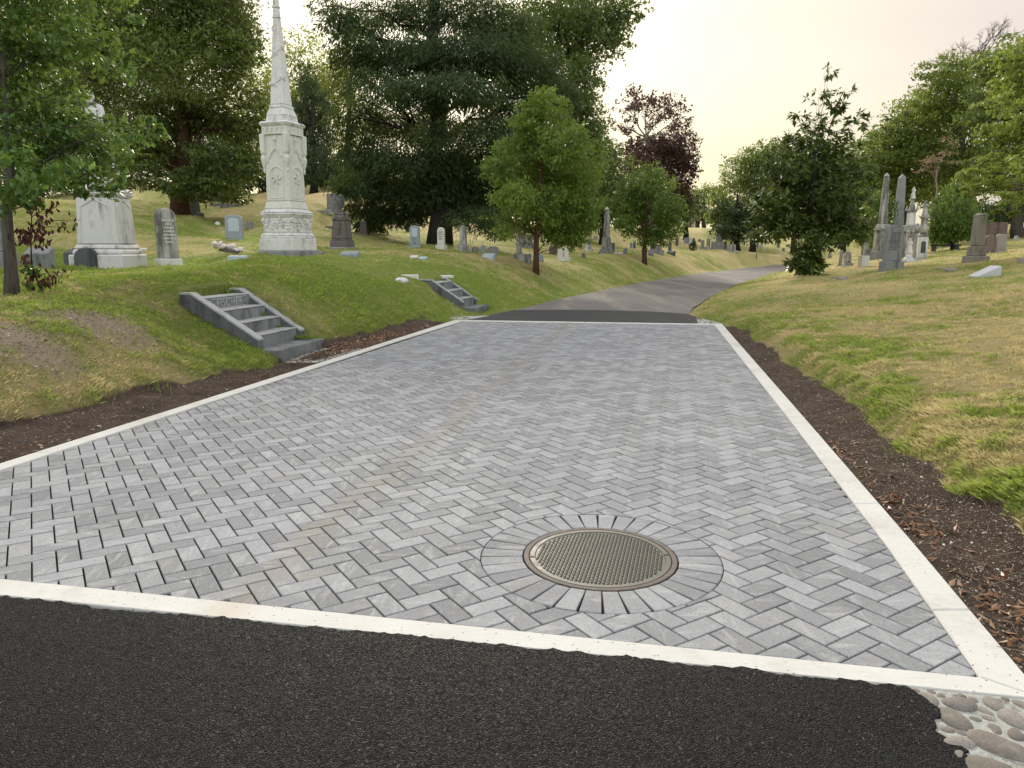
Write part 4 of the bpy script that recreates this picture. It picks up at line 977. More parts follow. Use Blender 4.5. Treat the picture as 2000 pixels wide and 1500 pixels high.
tree('maple_tree', 'yellow-green tree reaching in from the right edge with layered boughs', (2170, 470), 19, 40, (2150, 100),
     [(1975, 115, 50, 24), (2010, 170, 70, 30), (1945, 205, 44, 20, .9), (1985, 250, 60, 26), (1935, 275, 36, 16, .8), (1955, 315, 50, 22), (1905, 345, 38, 20), (1990, 330, 50, 26), (1885, 372, 26, 12, .8), (1935, 365, 34, 14), (1985, 385, 40, 20), (1965, 412, 24, 10), (2060, 120, 90, 60), (2080, 240, 90, 70), (2060, 360, 80, 50), (2160, 180, 110, 120), (2180, 330, 110, 90)],
     'maple', .11, 2.5, .6, 'pad', 'bark', deep=.55, thin=.5, seed=17)
# dead brown sapling near the left edge
sp = hit(84, 572); k = pxm(sp); sap = empty('dead_sapling', sp); setp(sap, 'thin sapling with dead dark red-brown leaves beside the left trunk', 'sapling')
mb = MB(); stp = [(84, 575), (62, 520), (60, 470), (62, 420), (72, 385)]; W = [at(a, b_, sp.y) - sp for a, b_ in stp]; mb.tube(W, [.012, .010, .008, .006, .004], 6)
lv = []
for (a, b_), (c, d) in [((60, 440), (158, 430)), ((60, 455), (35, 452)), ((61, 465), (95, 470)), ((60, 425), (110, 405)), ((62, 410), (70, 388)), ((64, 520), (48, 500)), ((70, 540), (125, 532)), ((61, 450), (130, 445)), ((66, 530), (60, 550)), ((60, 440), (60, 470)), ((74, 550), (100, 548)), ((61, 470), (40, 470))]:
    p, q = at(a, b_, sp.y) - sp, at(c, d, sp.y + rnd.uniform(-.3, .3)) - sp; mb.tube([p, p.lerp(q, .5) + Vector((0, 0, .03)), q], [.006, .004, .002], 4)
    for i in range(24):
        t = rnd.uniform(.1, 1); z_ = p.lerp(q, t); lv.append(z_ + Vector((rnd.gauss(0, .035), rnd.gauss(0, .05), rnd.gauss(-.02, .04))))
mb.build('stem', M['barkdark'], sap)
n = len(lv); P = np.array(lv); leaf_objects(P, unit(n) * .6 + np.array([0, 0, -1.]), unit(n), np.full(n, .078), rng.random(n), .5, L['dead'], sap, (0, 0, 0))
P, D, N, Ln, T = crown_points([((at(60, 525, sp.y) - sp), (.16, .16, .10), 1), ((at(70, 560, sp.y) - sp), (.22, .2, .08), 1), ((at(60, 400, sp.y) - sp), (.12, .1, .12), .6)], .05, .55, 1.3, 'broad')
V, Q = kites(P, D, N, Ln, .5); mesh_np('green_shoots', V, Q, L['near'], sap, attrs={'tint': T})['kind'] = 'stuff'

# ------------------------------------------------------------------ monuments
def proj_w(px, k, rot, ratio=1.0):
    return px * k / (abs(cos(rot)) + ratio * abs(sin(rot)))
class Mon:
    """a monument standing at the photo pixel (px, py); sizes given in photo pixels"""
    def __init__(s, name, label, cat, px, py, Y=None, rot=0.0, group=None, sink=.06, tilt=0):
        p = hit(px, py) if Y is None else at(px, py, Y)
        if Y is not None: p.z = Hs(p.x, p.y) if abs(Hs(p.x, p.y) - p.z) < .6 else p.z
        s.p, s.k, s.rot, s.py, s.px = p, pxm(p), radians(-rot), py, px
        rz = s.rot - math.atan2(p.x, p.y)
        s.o = empty(name, p, rz); s.o.rotation_euler = (0, radians(tilt), rz); setp(s.o, label, cat, group); s.sink = sink
    def z(s, y): return (at(s.px, y, s.p.y).z - s.p.z)
    def w(s, px, ratio=1.0): return proj_w(px, s.k, s.rot, ratio)
    def block(s, part, y0, y1, w0, w1, mat, ratio=1.0, bev=.02, first=False):
        z0, z1 = s.z(y0), s.z(y1)
        if first: z0 -= .15
        a, b = s.w(w0, ratio), s.w(w1, ratio); m_ = MB(); m_.frustum((0, 0, z0), a, a * ratio, b, b * ratio, z1 - z0, bev); return m_.build(part, mat, s.o)
    def turned(s, part, prof, mat, n=16, wob=0, folds=0):
        """prof: (radius px, y px)"""
        m_ = MB(); m_.lathe((0, 0, 0), [(r * s.k, s.z(y)) for r, y in prof], n, wob, folds); return m_.build(part, mat, s.o, smooth=True)
    def pyramid(s, part, y0, y1, w0, mat, w1=.01):
        a = s.w(w0); b = s.w(w1); m_ = MB(); m_.frustum((0, 0, s.z(y0)), a, a, max(b, .01), max(b, .01), s.z(y1) - s.z(y0)); return m_.build(part, mat, s.o)
def letters(parent, w, z0, z1, y, rows, mat, seed):
    """rows of small cut marks standing for worn lettering relief"""
    R = random.Random(seed); m_ = MB(); h_ = (z1 - z0) / (rows * 1.6)
    for r in range(rows):
        zz = z1 - (r + .8) * (z1 - z0) / rows; ww = w * R.uniform(.5, .95); x = -ww / 2
        while x < ww / 2:
            l_ = h_ * R.uniform(.4, .7); m_.frustum((x + l_ / 2, y, zz), l_ * .8, .006, l_ * .8, .006, h_ * .8); x += l_ * R.choice([1.2, 1.2, 1.2, 1.9])
    o = m_.build('worn_inscription', mat, parent); o['kind'] = 'stuff'; return o
def tablet(label, px, py, w, h, mat, style='round', rot=10, ratio=.28, base=0, group=None, tilt=0, Y=None, name='headstone', bmat=None, rows=0, panel=None):
    """upright stone: w, h photo px of the slab, base = photo px height of a wider foot"""
    m = Mon(name, label, 'headstone', px, py, Y, rot, group, tilt=tilt)
    W_px = m.w(w, ratio); k = m.k; z0 = m.z(py - base) if base else -.12; z1 = m.z(py - h); D_ = W_px * ratio
    hw = W_px / 2; pts = []
    if style == 'round':
        zc = z1 - hw * .95; pts = [(-hw, z0), (hw, z0)] + [(hw * cos(a), zc + hw * .95 * sin(a)) for a in np.linspace(0, pi, 13)]
    elif style == 'soft':
        e = hw * .35; pts = [(-hw, z0), (hw, z0), (hw, z1 - e), (hw * .85, z1 - e * .4), (hw * .4, z1), (-hw * .4, z1), (-hw * .85, z1 - e * .4), (-hw, z1 - e)]
    elif style == 'point':
        e = hw * .7; pts = [(-hw, z0), (hw, z0), (hw, z1 - e), (0, z1), (-hw, z1 - e)]
    elif style == 'gothic':
        pts = [(-hw, z0), (hw, z0), (hw, z1 - hw * 1.3), (hw * .8, z1 - hw * .7), (hw * .45, z1 - hw * .25), (0, z1), (-hw * .45, z1 - hw * .25), (-hw * .8, z1 - hw * .7), (-hw, z1 - hw * 1.3)]
    else: pts = [(-hw, z0), (hw, z0), (hw * .97, z1), (-hw * .97, z1)]
    m_ = MB(); m_.prism(pts, -D_ / 2, D_ / 2, min(.02, D_ * .2)); m_.build('slab', mat, m.o)
    if base:
        wb = W_px + 2 * k * max(3, w * .14); m_ = MB(); m_.frustum((0, 0, -.15), wb, D_ + 2 * k * 4, wb * .97, D_ + 2 * k * 3, .15 + m.z(py - base), .015); m_.build('foot', bmat or mat, m.o)
    if panel is not None:
        m_ = MB(); q = hw * .62; zb, zt = z0 + (z1 - z0) * .42, z0 + (z1 - z0) * .90
        m_.prism([(-q, zb), (q, zb), (q, zt - q * .5)] + [(q * cos(a), zt - q * .5 + q * .5 * sin(a)) for a in np.linspace(.2, pi - .2, 7)] + [(-q, zt - q * .5)], -D_ / 2 - .012, -D_ / 2 + .01, .004); m_.build('inset_panel', panel, m.o)
    if rows: letters(m.o, hw * 1.5, z0 + (z1 - z0) * .3, z0 + (z1 - z0) * .8, -D_ / 2 - .001, rows, bmat or M['darkst'], int(px))
    return m
def flat_marker(label, px, py, w, d, h, mat, rot=0, slant=0.0, name='ground_marker', round_=False, tilt=0):
    """low stone; slant makes the back higher than the front"""
    m = Mon(name, label, 'grave marker', px, py, None, rot, tilt=tilt); k = m.k; a = w * k / 2; b = d * k / 2; hh = h * k; m_ = MB()
    if round_: m_.blob((0, 0, hh * .2), (a, b, hh * .8), int(px), 14, .05)
    else:
        f_ = hh * (1 - slant); e = min(.02, hh * .2)
        vs_ = [(-a, -b, -.1), (a, -b, -.1), (a, b, -.1), (-a, b, -.1), (-a, -b, f_ - e), (a, -b, f_ - e), (a, b, hh - e), (-a, b, hh - e), (-a + e, -b + e, f_), (a - e, -b + e, f_), (a - e, b - e, hh), (-a + e, b - e, hh)]
        m_.add(vs_, [(8, 9, 10, 11)] + [(q_ * 4 + i, q_ * 4 + (i + 1) % 4, q_ * 4 + 4 + (i + 1) % 4, q_ * 4 + 4 + i) for q_ in (0, 1) for i in range(4)])
    o = m_.build('stone', mat, m.o, smooth=round_); return m

def figure(parent, H_, mat, at_=(0, 0, 0), face=0.0, bow=.12, child=False, arm='up'):
    """robed standing figure: one skinned body with head, arms and hands, plus a folded robe"""
    e = bpy.data.objects.new('statue_figure', None)
    me = bpy.data.meshes.new('figure_body')
    s_ = H_
    v = [(0, 0, .50), (0, -.01, .62), (0, -.02, .76), (0, -.01 - bow * .2, .835), (0, -.02 - bow * .45, .875), (0, -.035 - bow * .55, .935), (0, -.02 - bow * .5, .975),
         (.115, -.01, .795), (.155, -.04, .66), (.07, -.15, .60), (.03, -.175, .62), (-.115, -.01, .795), (-.155, -.03, .65), (-.10, -.14, .56) if arm != 'up' else (-.17, -.14, .80), (-.06, -.16, .56) if arm != 'up' else (-.14, -.17, .92)]
    ed = [(0, 1), (1, 2), (2, 3), (3, 4), (4, 5), (5, 6), (2, 7), (7, 8), (8, 9), (9, 10), (2, 11), (11, 12), (12, 13), (13, 14)]
    rr = [.085, .075, .09, .045, .040, .062, .045, .045, .036, .026, .022, .045, .036, .026, .022]
    me.from_pydata([(a * s_, b * s_, c * s_) for a, b, c in v], ed, []); me.materials.append(mat)
    o = bpy.data.objects.new('figure', me); link(o, parent); o.location = at_; o.rotation_euler = (0, 0, face)
    sk_ = o.modifiers.new('skin', 'SKIN'); sd_ = me.skin_vertices[0].data if me.skin_vertices else None
    if sd_ is None:
        me.skin_vertices_ensure() if hasattr(me, 'skin_vertices_ensure') else None
        sd_ = me.skin_vertices[0].data if me.skin_vertices else []
    for i, q_ in enumerate(sd_): q_.radius = (rr[i] * s_, rr[i] * s_ * (.8 if i in (1, 2) else 1)); q_.use_root = (i == 0)
    sb = o.modifiers.new('smooth', 'SUBSURF'); sb.levels = 2; sb.render_levels = 2
    m_ = MB(); pr = [(.20, 0), (.205, .03), (.18, .10), (.165, .25), (.145, .38), (.125, .47), (.10, .56), (.105, .64), (.125, .72), (.11, .785), (.06, .82)]
    m_.lathe((0, 0, 0), [(a * s_, b * s_) for a, b in pr], 40, .09, 9); rb = m_.build('robe', mat, o, smooth=True); 
    m_ = MB(); c = (0, (-.03 - bow * .5) * s_, .93 * s_)
    m_.blob((0, (.0 - bow * .5) * s_, .945 * s_), (.066 * s_, .068 * s_, .062 * s_), 3, 12, .06); m_.blob((0, .035 * s_ - bow * .45 * s_, .90 * s_), (.035 * s_, .03 * s_, .05 * s_), 4, 8, .05); m_.build('hair', mat, o, smooth=True)
    m_ = MB(); m_.blob((0, c[1] - .062 * s_, c[2] - .006 * s_), (.009 * s_, .016 * s_, .018 * s_), 5, 6, .02); m_.build('nose', mat, o, smooth=True)
    return o

# --- tall white gothic obelisk
T_ = Mon('obelisk_monument', 'tall white marble gothic obelisk with carved vine bands, reaching out of the frame', 'monument', 565, 500, 20.5, 36)
k = T_.k
T_.block('plinth', 502, 490, 120, 119, M['greyst'], first=True)
T_.block('base_block', 490, 466, 108, 107, M['marble'])
T_.block('base_moulding', 466, 461, 104, 102, M['marble'], bev=.03)
T_.block('base_moulding', 461, 455, 102, 92, M['marble'], bev=.01)
T_.block('vine_block', 455, 427, 91, 90, M['marble'], bev=.02)
T_.block('lower_cornice', 427, 417, 92, 102, M['marble'], bev=.03)
T_.block('lower_cornice', 417, 409, 101, 84, M['marble'], bev=.02)
T_.block('die_foot', 409, 395, 83, 76, M['marble2'], bev=.02)
T_.block('die', 395, 265, 73, 70, M['marble2'], bev=.03)
T_.block('frieze', 265, 250, 77, 77, M['marble2'], bev=.015)
T_.block('cornice', 250, 245, 78, 86, M['marble'], bev=.01)
T_.block('cornice', 245, 240, 87, 82, M['marble'], bev=.02)
T_.block('spire_foot', 240, 228, 60, 58, M['marble'], bev=.02)
T_.block('spire_foot', 228, 213, 57, 45, M['marble'], bev=.01)
T_.block('spire_collar', 213, 207, 47, 45, M['marble'], bev=.015)
T_.block('spire', 207, 36, 41, 16.5, M['marble'], bev=.025)
T_.block('spire_ring', 36, 33, 18.5, 18.5, M['marble'], bev=.01)
T_.block('spire_top', 33, 16, 15.5, 14, M['marble'], bev=.02)
T_.block('spire_ring', 16, 12, 17, 17, M['marble'], bev=.01)
T_.block('spire_top', 12, -60, 13, 4, M['marble'], bev=.01)
T_.turned('finial', [(1, -60), (5, -64), (6, -70), (2, -78), (.3, -84)], M['marble'], 10)
# pilasters with hanging corner drops
for sx in (-1, 1):
    for sy in (-1, 1):
        a = T_.w(73) / 2; m_ = MB(); x, y = sx * a * 1.0, sy * a * 1.0
        z0, z1 = T_.z(322), T_.z(264.5)
        m_.frustum((x, y, T_.z(300)), .13, .13, .15, .15, z1 - T_.z(300), .015)
        m_.lathe((x, y, 0), [(.01, T_.z(340)), (.035, T_.z(335)), (.02, T_.z(331)), (.06, T_.z(322)), (.085, T_.z(312)), (.05, T_.z(305)), (.085, T_.z(301)), (.085, T_.z(299.5))], 8)
        m_.build('corner_pendant', M['marble2'], T_.o)
a73 = T_.w(72) / 2
for q in range(4):
    R_ = Matrix.Rotation(q * pi / 2, 4, 'Z'); fr = MB(); wv = a73 * .60; zs, zt_ = T_.z(388), T_.z(345)
    y_ = -a73 - .004
    arch = [(-wv, y_, zs), (-wv, y_, zt_)] + [(-wv * cos(t), y_, zt_ + wv * 1.0 * sin(t)) for t in np.linspace(.2, pi - .2, 9)] + [(wv, y_, zt_), (wv, y_, zs), (-wv, y_, zs)]
    arch = [R_ @ Vector(p) for p in arch]; fr.tube(arch, .016, 5); fr.build('arch_moulding', M['marble2'], T_.o)
    c_ = MB(); zc = T_.z(352)
    for t in np.linspace(0, 2 * pi, 6)[:-1]:
        c_.tube([R_ @ Vector((0, y_, zc)), R_ @ Vector((.5 * wv * cos(t), y_ - .02, zc + .5 * wv * sin(t))), R_ @ Vector((.78 * wv * cos(t + .35), y_, zc + .78 * wv * sin(t + .35)))], [.018, .022, .008], 5)
    c_.tube([R_ @ Vector((0, y_, zc)), R_ @ Vector((.01, y_ - .01, T_.z(383)))], [.016, .012], 5)
    c_.build('palm_relief', M['marble2'], T_.o)
    c_ = MB(); g = [R_ @ Vector(p) for p in ((-a73 * .92, y_, T_.z(326)), (-a73 * .3, y_, T_.z(300)), (0, y_, T_.z(292)), (a73 * .3, y_, T_.z(300)), (a73 * .92, y_, T_.z(326)))]
    c_.tube(g, .022, 5)
    for t in np.linspace(0.08, .92, 10):
        i = int(t * 4); p = g[i].lerp(g[i + 1], t * 4 - i); c_.blob(p, (.035, .035, .04), int(t * 99), 6, .2)
    c_.tube([R_ @ Vector((0, y_, T_.z(293))), R_ @ Vector((0, y_ - .01, T_.z(279)))], [.035, .022], 6)
    c_.blob(R_ @ Vector((0, y_, T_.z(275))), (.05, .05, .07), 3, 8, .2); c_.blob(R_ @ Vector((0, y_, T_.z(270))), (.025, .025, .05), 4, 6, .1)
    c_.build('gable_relief', M['marble2'], T_.o)
    vb = T_.w(90) / 2; yv = -vb - .01; c_ = MB(); pts = [R_ @ Vector((x, yv, T_.z(438) + .045 * sin(x * 14 + q))) for x in np.linspace(-vb, vb, 22)]
    c_.tube(pts, .018, 5)
    for i in range(0, 22, 1):
        p = pts[i]; s2 = 1 if i % 4 < 2 else -1
        c_.blob(p + Vector((0, 0, s2 * .075)), (.035, .035, .038), i, 6, .25)
        if i % 2: c_.blob(p + Vector((0, 0, s2 * .12)), (.02, .02, .03), i + 7, 6, .2)
    c_.build('vine_carving', M['marble'], T_.o)
    f_ = MB(); vb = T_.w(77) / 2
    for i in range(9):
        x = (-.8 + 1.6 * i / 8) * vb; f_.tube([R_ @ Vector((x - .03, -vb - .004, T_.z(262.5))), R_ @ Vector((x + (.03 if i % 2 else -.02), -vb - .01, T_.z(253)))], .010, 4)
    f_.tube([R_ @ Vector((-vb, -vb - .002, T_.z(265))), R_ @ Vector((vb, -vb - .002, T_.z(265)))], .016, 4)
    f_.build('frieze_carving', M['marble2'], T_.o)
m_ = MB(); zA, zB = T_.z(170), T_.z(50); pts = []
for i in range(60):
    t = i / 59; z_ = zA + (zB - zA) * t; wv = T_.w(41 - (41 - 16.5) * (207 - (170 - 120 * t)) / 171) / 2 * 1.06; a = -2.2 + t * 13
    c0, s0 = cos(a), sin(a); mm = max(abs(c0), abs(s0)); pts.append(Vector((c0 / mm * wv, s0 / mm * wv, z_)))
    if i % 3 == 0: m_.blob(pts[-1] + Vector((0, 0, .06 * (-1) ** i)), (.035, .035, .045), i, 6, .25)
m_.tube(pts, .014, 5); m_.build('spiral_vine', M['marble'], T_.o)

# --- white statue monument
S_ = Mon('statue_monument', 'broad white marble monument topped by a bowed robed woman, partly behind leaves', 'monument', 215, 521, 15.5, 28)
S_.block('plinth', 523, 497, 138, 137, M['white'], first=True); S_.block('step', 497, 487, 124, 122, M['white'], bev=.03); S_.block('step', 487, 478, 116, 112, M['white'], bev=.03)
S_.block('die', 478, 386, 104, 94, M['white'], bev=.03); S_.block('cornice', 386, 378, 100, 108, M['white'], bev=.02); S_.block('cornice', 378, 368, 108, 98, M['white'], bev=.03)
S_.block('attic', 368, 336, 74, 68, M['white'], bev=.02); S_.block('cap', 336, 327, 70, 82, M['white'], bev=.02); S_.block('cap_roof', 327, 318, 80, 52, M['white'], bev=.01)
S_.block('statue_base', 318, 309, 42, 40, M['white'], bev=.02)
a_ = S_.w(99) / 2
for q in range(4):
    R_ = Matrix.Rotation(q * pi / 2, 4, 'Z'); fr = MB(); y_ = -a_ * 1.0
    z0_, z1_ = S_.z(470), S_.z(395); tpz = S_.z(386)
    P_ = [(-.78, z0_, 1.02), (-.72, z1_ - .1, .965), (0, tpz - .05, .955), (.72, z1_ - .1, .965), (.78, z0_, 1.02)]
    fr.tube([R_ @ Vector((x * a_, y_ * s2 - .004, z_)) for x, z_, s2 in P_], .018, 5)
    fr.frustum((0, 0, 0), .001, .001, .001, .001, .001); fr.v = fr.v[:-8]; fr.f = fr.f[:-6]
    fr.build('panel_moulding', M['white'], S_.o)
figure(S_.o, S_.z(185) - S_.z(309), M['white'], (0, 0, S_.z(309)), radians(-5), .22, arm='down')
m_ = MB(); zt_ = S_.z(309); m_.tube([(.28, -.1, zt_), (.28, -.1, zt_ + .55)], .05, 8); m_.frustum((.28, -.1, zt_ + .38), .30, .07, .30, .07, .08); m_.build('cross', M['white'], S_.o)

tablet('small round-topped dark grey marker leaning on the foot of the statue monument', 172, 524, 46, 41, M['darkst'], 'round', 18, .3, rows=0)
flat_marker('dark slanted stone at the left of the statue monument foot', 150, 520, 26, 40, 36, M['darkst'], 28, .25)
flat_marker('low dark stone with an arched front just right of the left trunk', 78, 523, 44, 40, 40, M['greyst'], 20, .3)
tablet('round-topped weathered white headstone right of the statue monument', 330, 521, 40, 114, M['mottle'], 'round', -32, .55, 16, bmat=M['marble2'], rows=7)
tablet('grey stone behind the left trunk, cut by the left edge', 4, 522, 46, 118, M['greyst'], 'round', 25, .5, 30)
tablet('blue-grey headstone with a pale arched panel left of the tall obelisk', 459, 468, 34, 48, M['blue'], 'soft', 12, .3, rows=0, panel=M['bluepale'])
tablet('tiny grey stone close behind the blue-grey headstone', 488, 446, 14, 13, M['greyst'], 'flat', 20, .6)
flat_marker('small pale boulder in the grass left of the blue-grey headstone', 425, 439, 10, 8, 6, M['marble'], 0, 0, round_=True)
m = flat_marker('low pale marker left of the tall obelisk', 465, 507, 34, 22, 8, M['bluepale'], 15, .1)
fl = Mon('flower_arrangement', 'heap of pale carved flowers lying beside the low marker left of the tall obelisk', 'flowers', 447, 497, None, 0)
mb = MB(); mb.tube([(-.22, 0, .12), (.25, -.02, .05)], .05, 6); mb.build('stems', M['brown'], fl.o)
for i in range(12):
    mb = MB(); t = i / 11; mb.blob((-.32 + .62 * t + rnd.uniform(-.05, .05), rnd.uniform(-.1, .1), .26 - .17 * t + rnd.uniform(-.05, .05)), (.075, .07, .065), i, 8, .25); mb.build('blossom', M['flower'], fl.o, smooth=True)
flat_marker('pale flat stone half hidden in the grass between the statue monument and the round headstone', 273, 488, 26, 14, 4, M['marble'], 0, .2)
# dark urn monument
U_ = Mon('urn_monument', 'dark brown monument carrying a draped urn', 'monument', 669, 489, 24, 30)
U_.block('plinth', 490, 482, 56, 55, M['greyst'], first=True); U_.block('base', 482, 470, 49, 47, M['brown']); U_.block('base_moulding', 470, 467, 44, 40, M['brown'], bev=.02)
U_.block('die', 467, 431, 41, 35, M['brown'], bev=.02); U_.block('cap', 431, 427, 38, 37, M['brown'], bev=.02); U_.block('cap', 427, 420, 32, 26, M['brown']); U_.block('cap', 420, 415, 24, 20, M['brown'])
U_.turned('urn', [(5, 415), (6, 413), (3, 411), (2.4, 408), (4, 405), (7, 400), (8, 393), (7.5, 388), (5, 385), (6.4, 384), (5.5, 382), (2, 380.5), (.5, 378.5)], M['darkst'], 18, .05, 6)
for sx in (-1, 1):
    m_ = MB(); m_.tube([(sx * 12 * U_.k, 0, U_.z(428)), (sx * 12 * U_.k, 0, U_.z(418))], [4 * U_.k, 3 * U_.k], 8); m_.lathe((sx * 12 * U_.k, 0, 0), [(4 * U_.k, U_.z(418)), (3 * U_.k, U_.z(416)), (.01, U_.z(414))], 8); m_.build('corner_scroll', M['brown'], U_.o)
m_ = MB(); m_.tube([(.03, -U_.w(38) / 2 - .01, U_.z(433)), (.04, -U_.w(40) / 2 - .02, U_.z(445)), (.02, -U_.w(41) / 2 - .01, U_.z(458))], [.03, .04, .015], 6); m_.build('drapery', M['brown'], U_.o)
flat_marker('dark slanted marker with a white face in front of the urn monument', 683, 501, 34, 22, 10, M['blue'], 20, .5)
flat_marker('low grey marker at the right foot of the tall obelisk', 621, 498, 18, 14, 7, M['greyst'], 20, .3)
K_ = Mon('pedestal_monument', 'dark stone pedestal monument behind the reddish trunk', 'monument', 377, 427, 34, 25)
K_.block('plinth', 428, 415, 44, 42, M['darkst'], first=True); K_.block('die', 415, 372, 30, 25, M['darkst']); K_.block('cap', 372, 364, 34, 32, M['darkst']); K_.block('cap', 364, 355, 22, 12, M['darkst']); K_.turned('urn', [(3, 355), (5, 350), (3, 345), (4, 330), (6, 312), (4, 300), (1, 292)], M['greyst'], 12)
tablet('grey tombstone behind the urn monument on the hill', 650, 412, 22, 34, M['greyst'], 'flat', 20, .5, 4)
for a, b_, c, lb in [(632, 416, 30, 'flat pale slab left of the hill tombstone'), (646, 447, 22, 'flat dark slab left of the urn monument'), (452, 404, 40, 'long low grey slab on the hill under the evergreen'), (425, 402, 26, 'short low grey slab on the hill under the evergreen')]:
    flat_marker(lb, a, b_, c, 12, 5, M['greyst'] if a != 632 else M['mottle'], 5)
tablet('small red-brown tombstone right of the urn monument', 711, 458, 15, 25, M['brown'], 'flat', 20, .6, 3)
tablet('blue-grey headstone under the great conifer', 811, 484, 20, 43, M['blue'], 'soft', 14, .35, 6, panel=M['bluepale'])
tablet('clean white round-topped headstone right of the great conifer trunk', 862, 487, 16, 43, M['marble2'], 'round', 25, .5, 8, rows=4)
tablet('tall pale pointed headstone under the right boughs of the great conifer', 905, 492, 15, 52, M['mottle'], 'point', 25, .5, 14)
tablet('tiny dark round headstone left of the first blue-grey one under the conifer', 796, 453, 8, 13, M['darkst'], 'round', 0, .4, group=None)
for i, (a, b_) in enumerate([(772, 445), (786, 445)]): flat_marker(['tiny white stone further left of two in the shade behind the conifer', 'tiny white stone further right of two in the shade behind the conifer'][i], a, b_, 9, 8, 4, M['marble'], 0, .2)
flat_marker('pinkish flat marker, left of a pair, on the lawn below the conifer', 809, 504, 15, 10, 5, M['flower'], 10, .4); flat_marker('white flat marker, right of a pair, on the lawn below the conifer', 826, 507, 16, 10, 5, M['bluepale'], 20, .4)
tablet('low grey headstone, leftmost of three right of the conifer', 928, 494, 14, 13, M['greyst'], 'round', 20, .4); tablet('low rounded headstone with a white edge, middle of three right of the conifer', 944, 494, 11, 16, M['blue'], 'round', 15, .5); tablet('low grey headstone, rightmost of three right of the conifer', 964, 497, 20, 16, M['greyst'], 'soft', 25, .5)
flat_marker('white slanted marker before the three low headstones', 954, 504, 24, 16, 9, M['bluepale'], 20, .6)
tablet('white column headstone left of the red-brown young trunk', 1014, 500, 11, 42, M['mottle'], 'flat', 20, .8, 6)
m = flat_marker('low white pedestal block beside the young trunk', 1020, 510, 34, 14, 14, M['mottle'], 5)
ch = Mon('metal_frame', 'small white metal frame leaning by the young trunk', 'metal frame', 1038, 510, None, 0)
for part, pts in (('outer_hoop', [(-.13, 0, 0), (-.16, 0, .22), (-.08, 0, .28), (.06, 0, .26), (.12, 0, 0)]), ('cross_bar', [(-.15, 0, .12), (.10, 0, .12)]), ('cross_bar', [(-.02, 0, .27), (0, 0, .02)])):
    m_ = MB(); m_.tube(pts, .014, 5); m_.build(part, M['metalwhite'], ch.o)
tablet('leaning blue-grey headstone right of the young trunk', 1057, 511, 12, 15, M['blue'], 'round', 20, .4, tilt=-8)
tablet('brown and white monument block behind the young trunk', 1030, 484, 22, 26, M['mottle'], 'soft', 20, .6, 4)
tablet('red-brown block under the young tree', 1081, 497, 18, 17, M['redst'], 'flat', 10, .6)
tablet('tall white headstone, left of a pair under the young tree', 1094, 509, 11, 26, M['marble2'], 'flat', 15, .6, 3); tablet('tall white headstone, right of a pair under the young tree', 1106, 509, 9, 24, M['white'], 'round', 15, .6, 7)
tablet('small pale stone right of the white pair', 1140, 503, 8, 10, M['mottle'], 'round', 10, .5)
tablet('slim pale headstone left of the grey obelisk', 1152, 490, 7, 40, M['mottle'], 'round', 10, .6, 4); tablet('slim blue-grey headstone close left of the grey obelisk', 1145, 491, 8, 22, M['marble'], 'round', 10, .6); 
O_ = Mon('obelisk_monument', 'weathered grey obelisk between the two young trees', 'monument', 1184, 496, 44, 25)
O_.block('plinth', 498, 491, 33, 32, M['greyst'], first=True); O_.block('base', 491, 486, 27, 26, M['greyst']); O_.block('die', 486, 466, 20, 18, M['mottle']); O_.block('cap', 466, 463, 17, 16, M['greyst'], bev=.02); O_.block('shaft', 463, 409, 14, 9.5, M['mottle']); O_.pyramid('tip', 409, 404, 9.5, M['marble'])
tablet('dark headstone touching the right side of the grey obelisk', 1197, 491, 8, 17, M['darkst'], 'flat', 15, .5)
tablet('small dark and pale headstone right of the grey obelisk', 1221, 496, 8, 11, M['blue'], 'flat', 20, .8)
flat_marker('white slab lying right of the grey obelisk', 1209, 496, 14, 10, 3, M['marble'], 20, .6)
tablet('blue headstone, left of a close pair behind the second young tree', 1233, 485, 6, 12, M['blue'], 'round', 10, .5); tablet('dark headstone, right of a close pair behind the second young tree', 1239, 485, 5, 12, M['darkst'], 'round', 10, .5)
tablet('brown stub left of the second young trunk', 1255, 499, 4, 16, M['brown'], 'flat', 0, .8); tablet('broad grey family stone right of the second young trunk', 1281, 494, 24, 16, M['greyst'], 'flat', 15, .5, 6); tablet('low grey block in front of the broad family stone', 1271, 500, 10, 7, M['greyst'], 'flat', 0, .6)
tablet('dark headstone right of the second young tree', 1308, 492, 7, 17, M['darkst'], 'flat', 10, .8); flat_marker('dark slant marker with a white top beside the road bank', 1310, 497, 16, 10, 7, M['darkst'], 20, .4); tablet('black slim headstone further up the lawn', 1322, 480, 6, 16, M['darkst'], 'round', 0, .5)
